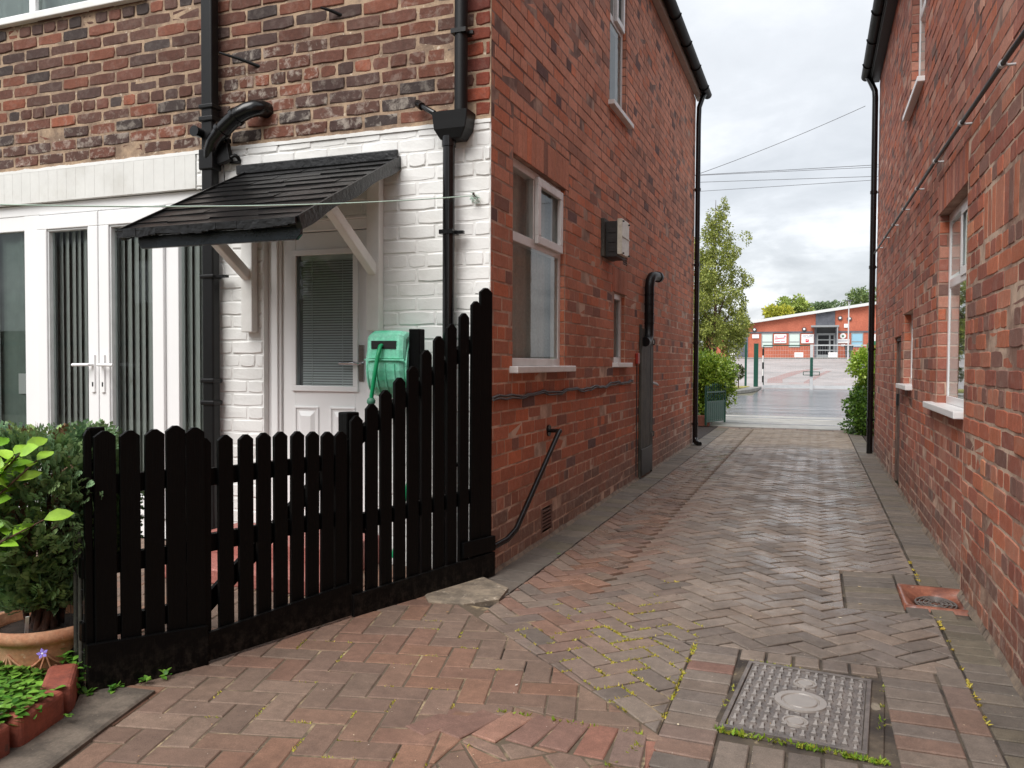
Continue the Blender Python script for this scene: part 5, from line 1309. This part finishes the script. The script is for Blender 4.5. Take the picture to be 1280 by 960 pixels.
# scuffed track across the car park and tyre marks on the road
mb = MB()
for (pts, w) in (([(-.3,43),(-.35,46),(.25,52),(.9,57)], .35), ([(-1.9,43.5),(-2.1,48),(-1.0,56),(.2,60)], .8), ([(-2.0,47),(-1.9,44)], .5)):
    for i in range(len(pts)-1):
        p, q = Vector(pts[i]), Vector(pts[i+1]); d = (q-p).normalized(); s = Vector((-d.y,d.x))*w/2; mb.add([(*(p-s),terr(p.y)-.004),(*(p+s),terr(p.y)-.004),(*(q+s),terr(q.y)-.004),(*(q-s),terr(q.y)-.004)], [(0,1,2,3)])
struct(mb.build('tarmac_marking', simple('reddish patch repair', srgb(150,124,120), .7, .15, 2)))
mb = MB()
for y in (20.6, 21.0, 22.4, 24.2, 16.6, 18.4): mb.add([(-30,y,-.008 if y > 19.3 else .004),(30,y,-.008 if y > 19.3 else .004),(30,y+U(.12,.3),-.008 if y > 19.3 else .004),(-30,y+U(.12,.3),-.008 if y > 19.3 else .004)], [(0,1,2,3)])
struct(mb.build('road_marking', two_tone('damp tyre track', srgb(126,128,132), srgb(150,152,156), .7, rough=.25, bump=.05)))
mb = MB(); mb.box(-1.35, -.75, 12.6, 13.05, -.02, .006); mb.build('x', M_IRON) if False else None

# foliage masses -------------------------------------------------------------
def crown(mb, blobs, n_, size, cols, gaps=.22, droop=0, asp=.6):
    tot = sum(b[3]*b[4]*b[5] for b in blobs)
    for (x,y,z,rx,ry,rz) in blobs:
        for i in range(int(n_*rx*ry*rz/tot)):
            d = rdir(); q = U(.25,1)**.5; nz = 1+.28*mnoise.noise((d.x*2.2+x, d.y*2.2+y, d.z*2.2+z))
            p = Vector((x+d.x*rx*q*nz, y+d.y*ry*q*nz, z+d.z*rz*q*nz)); s = size*U(.6,1.3)
            if mnoise.noise((p.x*1.1/size*.12, p.y*1.1/size*.12, p.z*1.1/size*.12)) > gaps: continue
            a = (d+rdir()*.9-Vector((0,0,droop))).normalized(); b = a.cross(rdir()).normalized(); c = mulc(mixc(cols[0], cols[1], rnd.random()), U(.7,1.2))
            mb.add([p, p+a*s*.5+b*s*asp*.5, p+a*s, p+a*s*.5-b*s*asp*.5], [(0,1,2,3)], 0, c)
def tree(name, lab, x, y, z0, blobs, n_, size, cols, trunk_r, droop=0, group=None, limbs=6, asp=.6, barkm=M_BARK):
    t = thing(name, lab, 'tree', (x,y,z0), group)
    top = max(b[2]+b[5]*.6 for b in blobs); mb = MB(); mb.tube([(x,y,z0-.1),(x+.03,y,z0+(top-z0)*.4),(x-.02,y,z0+(top-z0)*.75),(x,y,top)], [trunk_r,trunk_r*.75,trunk_r*.4,trunk_r*.1], 8)
    for b in blobs[:limbs]:
        hz_ = z0+(b[2]-z0)*.62; mb.tube([(x,y,hz_),((x+b[0])/2,(y+b[1])/2,(hz_+b[2])/2+.1),(b[0],b[1],b[2])], [trunk_r*.4,trunk_r*.25,trunk_r*.1], 6)
    mb.build('trunk', barkm, t); mb = MB(); crown(mb, blobs, n_, size, cols, droop=droop, asp=asp); mb.build('crown', M_LEAF, t); return t
# birch across the road: stacked drooping clumps
bl = []
for i in range(30):
    t = i/29; z = 2.2+t*5.2; a = i*2.4; r = (1.25-.95*max(0,(t-.45)/.55))*U(.4,1.0)
    bl.append((-3.85+r*math.cos(a)*.95, 34+r*math.sin(a), z+U(-.2,.2), U(.42,.7)*(1-.5*t), U(.42,.7)*(1-.5*t), U(.45,.85)*(1-.35*t)))
bl += [(-3.7,34,7.6,.28,.28,.55),(-2.75,34,6.3,.30,.3,.35),(-2.62,34,4.6,.26,.3,.3),(-4.4,34,5.9,.5,.5,.7),(-4.6,34,4.5,.7,.6,.8),(-4.7,34,3,.8,.6,.9),(-3.3,34,2.3,.7,.6,.6)]
tree('birch_tree', 'slender yellow green birch with drooping twigs across the road', -3.9, 34, .05, bl, 46000, .095, (srgb(98,114,42), srgb(172,176,90)), .085, .9, limbs=12, asp=.55)
def blobs_at(x, y, z, r, n_, sq=.8):
    return [(x+U(-.6,.6)*r, y+U(-.5,.5)*r, z+U(-.45,.6)*r*sq, r*U(.35,.6), r*U(.35,.6), r*U(.3,.5)) for _ in range(n_)]
tree('deciduous_tree', 'yellowish tree peeping over the low left end of the school roof', -4.0, 96, 1.6, blobs_at(-3.9,96,6.3,1.7,14), 3200, .34, (srgb(150,160,60), srgb(196,190,70)), .25)
tree('deciduous_tree', 'light green rounded tree behind the middle of the school roof', -2.4, 101, 1.6, blobs_at(-2.5,101,7.7,1.9,16), 4200, .34, (srgb(128,150,70), srgb(172,186,96)), .25)
tree('deciduous_tree', 'dark green dome of a tree behind the grey cladding', 1.2, 118, 1.6, blobs_at(1.5,118,8.0,2.5,16), 4500, .38, (srgb(96,120,84), srgb(128,146,104)), .3)
tree('deciduous_tree', 'green treetop above the high right end of the school roof', 6.4, 112, 1.6, blobs_at(6.3,112,8.9,2.4,16), 4500, .36, (srgb(100,126,76), srgb(140,158,98)), .3)
# hedges either side of the alley mouth
def hedge(name, lab, blobs, n_, size, cols, base):
    t = thing(name, lab, 'hedge', base); mb = MB(); mb.tube([(base[0],base[1],0),(base[0],base[1],.8)], [.04,.02], 6); mb.build('stem', M_BARK, t)
    mb = MB(); crown(mb, blobs, n_, size, cols, gaps=.6, asp=.62); mb.build('foliage', M_LEAFG, t)
hb = [(-2.2+U(-.25,.35), 16.35+U(-.3,.5), z, .42, .42, .34) for z in (.35,.45,.6,.7,.85,.95,1.05,1.12,.5,.8,1.0,.4) for _ in (0,1)]+[(-1.90,16.3,.85,.28,.3,.45),(-1.98,16.2,1.2,.25,.3,.25),(-2.3,15.95,.8,.2,.2,.4)]
hedge('laurel_hedge', 'rounded glossy green hedge behind the open green gate leaf', hb, 34000, .06, (srgb(80,116,32), srgb(172,194,72)), (-2.2,15.9,.0))
hb = [(1.02+U(-.2,.3), 15.4+U(-.3,.4), z, .30, .35, .26) for z in (.75,.9,1.05,1.15,1.25,.8,1.0) for _ in (0,1)]
hedge('privet_hedge', 'bright lime green hedge at the right mouth of the alley', hb, 12000, .06, (srgb(120,160,44), srgb(190,212,90)), (1.0,15.5,.0))
hb = [(.92+U(-.22,.3), 15.0+U(-.25,.4), z, .26, .3, .22) for z in (.12,.2,.3,.4,.5,.6) for _ in (0,1)]
hedge('ivy_bush', 'dark green bush spreading at the foot of the right drainpipe', hb, 7000, .06, (srgb(50,84,30), srgb(104,138,52)), (.95,15.1,.0))
mb = MB(); mb.box(-4.2, -1.86, 15.50, 15.72, 0, .2); tag(mb.build('garden_wall', M_SBRICK if False else simple('low brick wall', srgb(128,78,62), .85, .25, 14, .4), bevel=.01), 'low brick wall under the rounded hedge', 'wall')
mb = MB(); mb.box(.78, 3.5, 15.95, 16.15, 0, .78); tag(mb.build('garden_wall', MATS['low brick wall'], bevel=.01), 'brown brick wall behind the bush on the right', 'wall')
# iron gates, both leaves folded open
def iron_gate(lab, hinge, tip, hgt):
    g = thing('iron_gate', lab, 'gate', (hinge[0],hinge[1],0), 'pair of green driveway gates'); a, b = Vector((*hinge,0)), Vector((*tip,0)); d = b-a; zv = Vector((0,0,1))
    mb = MB(); mb.tube([a+zv*.03, a+zv*(hgt+.02)], .022, 8); mb.tube([b+zv*.05, b+zv*(hgt+.06)], .020, 8)
    for z in (.10, hgt*.62, hgt*.86): mb.bar(a+zv*z, b+zv*z, .02, .03)
    mb.build('gate_frame', M_DGREEN, g)
    mb = MB()
    for i in range(1, 9):
        p = a+d*(i/9); top = hgt*(.92+.12*math.sin(i/9*PI)); mb.tube([p+zv*.1, p+zv*top], .010, 6); mb.tube([p+zv*top, p+zv*(top+.05)], [.017,.002], 6)
    for i in range(5):
        p = a+d*((i+.5)/5); mb.tube([p+d.normalized()*.05*math.cos(t)+zv*(hgt*.74+.05*math.sin(t)) for t in [k*PI/6 for k in range(13)]], .007, 5, cap=False)
    mb.build('bars', M_DGREEN, g)
    mb = MB(); mb.add([a+zv*.12,b+zv*.12,b+zv*hgt*.6,a+zv*hgt*.6],[(0,1,2,3)]); mb.prism([a+zv*.12,b+zv*.12,b+zv*hgt*.6,a+zv*hgt*.6], d.cross(zv).normalized()*.006); mb.build('panel', M_DGREEN, g)
iron_gate('open dark green iron gate leaf against the rounded hedge', (-1.90,15.35), (-1.63,16.1), .76)
iron_gate('open dark green iron gate leaf seen edge on by the right bush', (.72,15.25), (.74,16.0), .78)
# row of clipped shrubs and verge across the road
struct(slabpoly('verge_ground', [(-9,35.4),(-3.05,35.6),(-2.9,39.9),(-9,39.9)], .12, .1, two_tone('dry grass', srgb(176,160,84), srgb(128,138,64), 1.2)))
sh = None
labs = ['small round topiary shrub by the green fence post, nearest the gate', 'small round topiary shrub in the middle of its row', 'small round topiary shrub of the row, beside the rounded hedge']
for i, (x, lb) in enumerate(zip((-3.15,-3.48,-3.75), labs)):
    t = thing('topiary_shrub', lb, 'shrub', (x,36.8,.1), 'clipped shrubs on the verge'); mb = MB(); mb.tube([(x,36.8,.1),(x,36.8,.6)], .025, 6); mb.build('stem', M_BARK, t)
    mb = MB(); crown(mb, [(x,36.8,.82,.26,.26,.3),(x+.05,36.8,.95,.16,.2,.2)], 500, .09, (srgb(58,72,32), srgb(100,112,52))); mb.build('foliage', M_LEAF, t)
# school gates and posts
def gpost(name, lab, x, y, w, h, cat='post'):
    mb = MB(); mb.box(x-w/2, x+w/2, y-w/2, y+w/2, .0, h); mb.box(x-w/2-.012, x+w/2+.012, y-w/2-.012, y+w/2+.012, h, h+.02); tag(mb.build(name, M_TEAL, bevel=.006), lab, cat)
gpost('gate_post', 'thick green steel gate post on the left of the school gates', -2.62, 40, .20, 2.14)
gpost('fence_post', 'thin green fence post standing on the grass verge', -3.10, 40.1, .10, 2.2)
gpost('gate_post', 'green steel gate post half hidden behind the right hedge', 2.36, 40, .20, 2.14)
gpost('fence_post', 'green fence post half hidden by the birch', -5.5, 40.1, .10, 2.2)
mb = MB()
for k in range(5): mb.tube([(-2.30,39.9,.3+k*.32),(-2.30,39.9,.62+k*.32)], .035, 8, mi=k%2)
tag(mb.build('marker_pole', [M_PIPEM, M_SIGN]), 'thin black and white banded pole beside the thick gate post', 'pole')
def mesh_gate(lab, x0, x1):
    g = thing('mesh_gate', lab, 'gate', ((x0+x1)/2,40,0), 'pair of school mesh gates'); y = 40
    mb = MB()
    mb.box(x0, x1, y-.025, y+.025, 2.04, 2.09); mb.box(x0, x0+.045, y-.03, y+.03, .1, 2.02); mb.box(x1-.045, x1, y-.03, y+.03, .1, 2.04); mb.build('frame', M_TEAL if x0 < -1 else M_GALV, g)
    mb = MB(); mb.box(x0, x1, y-.035, y+.035, .05, .18); mb.build('bottom_rail', M_GALV, g)
    mb = MB(); k = int((x1-x0)/.11)
    for i in range(1, k): mb.tube([(x0+(x1-x0)*i/k,y,.15),(x0+(x1-x0)*i/k,y,2.03)], .0025, 4, cap=False)
    for i in range(1, 9): mb.tube([(x0,y+.008,.15+i*.21),(x1,y+.008,.15+i*.21)], .004, 4, cap=False)
    mb.build('wire_mesh', M_GALV, g); return g
mesh_gate('closed mesh school gate leaf next to the thick green post', -2.30, -.16); gg = mesh_gate('closed mesh school gate leaf reaching behind the right hedge', -.10, 2.24)
mb = MB(); mb.box(-.20,-.06,39.9,39.96,.0,2.1); mb.build('meeting_stile', M_GALV, gg); mb = MB(); mb.box(-.19,-.07,39.86,39.9,.62,1.5); mb.build('drop_bolt', M_TEAL, gg)
mb = MB(); frame_ring(mb, Plane(lambda u,n,z: (u,39.88-n,z)), -.50, .24, .66, .84, .03, 0, .03); mb.build('lock_box', M_TEAL, gg)

# school
sc = thing('school_building', 'single storey orange brick school with sloping roofline and grey entrance', 'building', (0,80,1.7))
SP = Plane(lambda u, n, z: (u, 80-n, z))
def rl(x): return 4.66+(x+8.27)*.1455
mb = MB(); xs = [-10, 14]
mb.add([(-10,80,1.5),(14,80,1.5),(14,80,rl(14)),(-10,80,rl(-10)),(-10,94,1.5),(14,94,1.5),(14,94,rl(14)),(-10,94,rl(-10))], [(0,1,2,3),(5,4,7,6),(4,0,3,7),(1,5,6,2),(3,2,6,7)])
for i in range(46): SP.box(mb, -9.9, 13.9, .0, .004, 1.9+i*.1, 1.906+i*.1) if 1.9+i*.1 < 4.3 else None
mb.build('wall', M_SBRICK, sc)
mb = MB(); mb.prism([(-10.4,79.5,rl(-10.4)),(14.3,79.5,rl(14.3)),(14.3,79.5,rl(14.3)+.26),(-10.4,79.5,rl(-10.4)+.26)], (0,15,0)); mb.build('roof', M_SROOF, sc)
mb = MB(); SP.box(mb, -10, -.2, .005, .05, 4.08, 4.24); SP.box(mb, 1.95, 14, .005, .05, 4.08, 4.24); mb.build('string_course', M_SGREY, sc)
mb = MB(); mb.prism([(.05,79.9,4.7),(1.72,79.9,4.7),(1.72,79.9,rl(1.72)-.02),(.05,79.9,rl(.05)-.02)], (0,.09,0)); SP.box(mb, -.05, .12, .005, .12, 1.75, 4.6); SP.box(mb, 1.78, 1.9, .005, .12, 1.75, 4.6)
for i in range(10): SP.box(mb, .05, 1.72, .10, .104, 4.75+i*.11, 4.757+i*.11)
mb.build('cladding', M_SGREY, sc)
mb = MB(); SP.box(mb, -.35, 2.05, .0, 1.3, 4.58, 4.74); SP.box(mb, 1.86, 1.97, 1.15, 1.26, 1.76, 4.58); mb.build('porch_canopy', M_SFRAME, sc)
mb = MB(); SP.box(mb, .12, 1.78, .006, .03, 1.78, 4.58); pd = mb.build('entrance_door', M_SFRAME, sc)
mb = MB()
for (a, b) in ((.28,1.22),(1.36,1.62)):
    for k in range(4): SP.box(mb, a, b, .031, .04, 2.05+k*.48, 2.42+k*.48)
SP.box(mb, .15, 1.75, .031, .045, 4.05, 4.55); mb.build('glazing', M_DKGLASS, pd)
for (u0, u1, bm_) in ((-4.77,-3.74,M_SBLIND),(-2.31,-1.30,M_SBLIND),(3.12,4.14,M_SBLUE),(6.4,7.5,M_SBLUE)):
    mb = MB(); frame_ring(mb, SP, u0, u1, 2.75, 4.07, .07, .006, .05); SP.box(mb, u0, u1, .006, .045, 3.22, 3.3); wv = mb.build('window', M_SFRAME, sc)
    mb = MB(); SP.box(mb, u0+.07, u1-.07, .006, .02, 2.82, 4.0); mb.build('pane', bm_, wv)
mb = MB(); SP.box(mb, -7.9, -6.0, .006, .05, 1.78, 4.05); SP.box(mb, -7.05, -6.15, .05, .07, 1.95, 3.9); mb.build('side_door', M_SGREY, sc)
def sign(name, lab, u0, u1, z0, z1, marks=(), cat='sign', n0=.06, grp=None):
    t = thing(name, lab, cat, ((u0+u1)/2,80-n0,z0), grp); mb = MB(); SP.box(mb, u0, u1, n0, n0+.03, z0, z1); mb.build('board', M_SIGN, t)
    for mt_, rects in marks:
        mb = MB()
        for (a,b,c,d) in rects: SP.box(mb, u0+(u1-u0)*a, u0+(u1-u0)*b, n0+.031, n0+.034, z0+(z1-z0)*c, z0+(z1-z0)*d)
        mb.build('print', mt_, t)
sign('banner', 'white banner with red lettering between the two pale green windows', -3.62, -2.52, 3.14, 3.98, [(M_SIGNR, [(.06+.09*i,.06+.09*i+.065,.40+.012*i,.56+.012*i) for i in range(9)]), (M_SIGNP, [(.1,.2,.62,.78),(.8,.95,.66,.86),(.22,.3,.64,.72),(.08,.5,.14,.24),(.55,.9,.16,.26)])], 'banner')
sign('banner', 'white banner with grey text and a red mark beside the entrance', -1.18, -.10, 3.13, 3.97, [(M_SIGNT, [(.12,.55,.84,.90),(.6,.9,.84,.9),(.1,.4,.70,.76),(.45,.88,.70,.76),(.2,.7,.57,.62)]), (M_SIGNR, [(.34,.42,.10,.46),(.42,.60,.10,.28),(.50,.60,.28,.42),(.42,.5,.36,.42)])], 'banner')
sign('notice_board', 'small white notice high on the brick by the grey side door', -5.62, -5.0, 3.62, 3.98, [(M_SIGNT, [(.1,.9,.6,.7),(.1,.7,.3,.4)])])
sign('notice_board', 'white upright notice leaning at the foot of the grey side door', -7.66, -7.22, 1.8, 2.56, [(M_SIGNT, [(.2,.8,.6,.66)])], n0=.08)
sign('notice_board', 'low white board on the ground left of the entrance', -1.73, -.98, 1.80, 2.24, [(M_SIGNT, [(.1,.9,.6,.66),(.1,.8,.35,.4)])], n0=2.2)
sign('notice_board', 'low white board on the ground right of the entrance', 1.16, 1.92, 1.80, 2.24, [(M_SIGNT, [(.1,.9,.6,.66),(.1,.8,.35,.4)])], n0=2.2)
sign('name_board', 'wide cream name board on the brick right of the porch', 1.92, 2.98, 3.12, 3.50, [(M_SIGNT, [(.08,.92,.62,.74),(.08,.8,.35,.45)])])
sign('wall_plate', 'tiny white plate below the cream name board', 2.28, 2.62, 2.84, 3.02)
sign('wall_plate', 'square white plate high on brick behind the lamp post', 2.5, 2.86, 4.55, 4.9)
sign('door_sign', 'white and green sign at the right end of the school wall', 4.62, 5.2, 2.95, 3.95, [(M_SIGNG, [(0,1,0,.35)])])
cr = thing('crest_badge', 'round white crest with dark green emblem above the name board', 'badge', (2.42,79.9,3.8))
mb = MB(); mb.tube([SP(2.42,.05,3.78), SP(2.42,.09,3.78)], .26, 16); mb.build('disc', M_SIGN, cr); mb = MB(); mb.tube([SP(2.42,.09,3.77), SP(2.42,.10,3.77)], .11, 5); mb.build('emblem', M_SIGNG, cr)
def walllamp(lab, u, z):
    t = thing('wall_lamp', lab, 'lamp', (u,79.9,z), 'bulkhead lamps on the school wall'); mb = MB(); mb.tube([SP(u,.01,z),SP(u,.12,z)], .2, 14); mb.build('body', M_BIN, t); mb = MB(); mb.tube([SP(u,.12,z+.03),SP(u,.17,z+.03)], .10, 12); mb.build('lens', M_SIGN, t)
walllamp('round dark bulkhead lamp above the window by the entrance', -.95, 4.42); walllamp('dark bulkhead lamp above the small notice on the left', -5.42, 4.42); walllamp('round dark lamp right of the grey cladding, high on brick', 2.15, 5.42)
walllamp('dark lamp half behind the lamp post', 2.95, 5.35)
bn = thing('wheelie_bin', 'dark grey wheelie bin standing beside the lamp post', 'bin', (2.95,78.6,1.76)); mb = MB()
mb.prism([(2.62,78.3,1.8),(3.16,78.3,1.8),(3.24,78.3,2.8),(2.54,78.3,2.8)], (0,.6,0)); mb.build('body', M_BIN, bn, bevel=.02); mb = MB(); mb.box(2.5,3.28,78.25,78.95,2.8,2.88); mb.build('lid', M_BIN, bn, bevel=.02)
lp = thing('lamp_post', 'slim pale lamp post in front of the school', 'street lamp', (2.74,76,1.62)); mb = MB(); mb.tube([(2.74,76,1.6),(2.74,76,4),(2.74,76,6.7)], [.075,.06,.045], 10); mb.build('pole', M_GALV, lp); mb = MB(); mb.box(2.45,3.02,75.85,76.15,6.68,6.78); mb.build('lamp_head', M_BIN, lp, bevel=.02)
# overhead wires
def wire(lab, a, b, sag, r=.012):
    r *= .62
    mb = MB(); a, b = Vector(a), Vector(b); mb.tube([a.lerp(b, t/24)-Vector((0,0,sag*4*(t/24)*(1-t/24))) for t in range(25)], r, 5, cap=False); tag(mb.build('overhead_wire', simple('grey cable sheath', (.10,.10,.11), .6)), lab, 'wire', 'wires above the street')
wire('single cable slanting down from the right gutter to the left house', (.60,12.0,4.72), (-1.66,12.06,3.98), .03, .006)
wire('upper of the two close wires crossing above the birch', (-12,24,6.90), (12,24,6.40), .0, .013)
wire('lower of the two close wires, almost touching the top one', (-12,24,6.96), (12,24,6.25), .0, .011)
wire('middle wire crossing the street on its own', (-12,24,6.86), (12,24,5.88), .0, .012)
wire('lowest wire crossing just above the birch top', (-12,24,6.28), (12,24,6.16), .0, .011)

# garden across from the house: what its windows and door glass look out on
gf = thing('garden_fence', 'brown boarded garden fence mirrored in the french window glass', 'fence', (-8,-3.5,0))
mb = MB()
for i in range(150):
    x = -20+i*.15; mb.box(x, x+.142, -3.52, -3.5, .05, 1.8)
mb.build('boards', M_BROWNWOOD, gf); mb = MB(); mb.box(-20, 2.5, -3.5, -3.46, 1.5, 1.58); mb.box(-20, 2.5, -3.5, -3.46, .5, .58); mb.build('rails', M_OLDWOOD, gf)
oh = thing('terraced_house', 'dark roofed brick house mirrored in the front door glass', 'house', (-10,-12,0))
mb = MB(); mb.box(-24, 1, -18, -11, 0, 5.0); mb.build('wall', M_BROWNWOOD, oh); mb = MB(); mb.add([(-24.5,-10.6,4.9),(1.5,-10.6,4.9),(1.5,-14.5,8),(-24.5,-14.5,8),(1.5,-18.4,4.9),(-24.5,-18.4,4.9)], [(0,1,2,3),(3,2,4,5)]); mb.build('roof', M_SLATE, oh)
for x in (-20,-15,-10,-5):
    mb = MB(); mb.box(x, x+1.4, -11.0, -10.96, 3.0, 4.3); mb.build('window', M_UPVC, oh)
tree('garden_tree', 'leafy green tree mirrored in the narrow window beside the soil pipe', -9, -6, 0, blobs_at(-9,-6,3.0,1.7,12), 5000, .14, (srgb(70,104,40), srgb(110,140,60)), .12)
# ================================================================== CAMERA, LIGHT, WORLD
cam = bpy.data.cameras.new('camera'); co = bpy.data.objects.new('camera', cam); COL.objects.link(co); S.camera = co
cam.sensor_width = 36; cam.lens = 1000/1280*36; cam.clip_end = 3000; cam.clip_start = .05
co.location = (0,0,1.2)
co.matrix_world = Matrix.Translation((0,0,1.2)) @ (Matrix.Rotation(math.radians(20.7),4,'Z') @ Matrix.Rotation(math.radians(90-1.55),4,'X') @ Matrix.Rotation(math.radians(.28),4,'Z'))
SUN_EL, SUN_AZ = math.radians(50), math.radians(196)          # azimuth clockwise from +Y: behind the camera, a little left
sl_ = bpy.data.lights.new('sun', 'SUN'); sl_.energy = 1.5; sl_.angle = math.radians(45); sl_.color = (1,.975,.94)
so = bpy.data.objects.new('sun', sl_); COL.objects.link(so)
sd_ = Vector((math.sin(SUN_AZ)*math.cos(SUN_EL), math.cos(SUN_AZ)*math.cos(SUN_EL), math.sin(SUN_EL)))
so.rotation_euler = sd_.to_track_quat('Z','Y').to_euler(); so.location = (0,-5,20)
Wd = bpy.data.worlds.new('World'); S.world = Wd; Wd.use_nodes = True; nt = Wd.node_tree; nt.nodes.clear()
out = N(nt, 'ShaderNodeOutputWorld'); sky = N(nt, 'ShaderNodeTexSky', sky_type='NISHITA'); sky.sun_disc = False; sky.sun_elevation = SUN_EL; sky.sun_rotation = SUN_AZ
sky.air_density = 1; sky.dust_density = 3
b1 = N(nt, 'ShaderNodeBackground'); b1.inputs[1].default_value = .08; nt.links.new(sky.outputs[0], b1.inputs[0])
tc = N(nt, 'ShaderNodeTexCoord'); sp = N(nt, 'ShaderNodeSeparateXYZ'); nt.links.new(tc.outputs['Generated'], sp.inputs[0])
def math_(op, a, b=None):
    n_ = N(nt, 'ShaderNodeMath', operation=op)
    for i, v in enumerate((a, b)):
        if v is None: continue
        if isinstance(v, (int, float)): n_.inputs[i].default_value = v
        else: nt.links.new(v, n_.inputs[i])
    return n_.outputs[0]
dz = math_('ADD', math_('MAXIMUM', sp.outputs[2], 0.0), .30)
cx = N(nt, 'ShaderNodeCombineXYZ'); nt.links.new(math_('DIVIDE', sp.outputs[0], dz), cx.inputs[0]); nt.links.new(math_('DIVIDE', sp.outputs[1], dz), cx.inputs[1]); cx.inputs[2].default_value = .37
c1 = noise(nt, cx.outputs[0], 1.5, 7, .55, .5); c2 = noise(nt, cx.outputs[0], 4.2, 6, .6, .3)
cl = math_('ADD', math_('MULTIPLY', c1, .68), math_('MULTIPLY', c2, .32))
cc = ramp(nt, cl, [(.38, (.50,.52,.545)), (.47, (.62,.64,.665)), (.53, (.78,.795,.815)), (.60, (.98,.98,.985))])
hi = ramp(nt, sp.outputs[2], [(.10, 0.0), (.42, 1.0)])
cc = mix(nt, math_('MULTIPLY', hi, .75), cc, (.745,.765,.79))
b2 = N(nt, 'ShaderNodeBackground'); b2.inputs[1].default_value = .54; nt.links.new(cc, b2.inputs[0])
mx = N(nt, 'ShaderNodeMixShader'); mx.inputs[0].default_value = .88; nt.links.new(b1.outputs[0], mx.inputs[1]); nt.links.new(b2.outputs[0], mx.inputs[2]); nt.links.new(mx.outputs[0], out.inputs[0])
S.view_settings.view_transform = 'Standard'; S.view_settings.look = 'None'; S.view_settings.gamma = 1; S.view_settings.exposure = 1.34; S.view_settings.use_curve_mapping = False
S.render.engine = 'CYCLES'; S.cycles.max_bounces = 6; S.cycles.transparent_max_bounces = 12
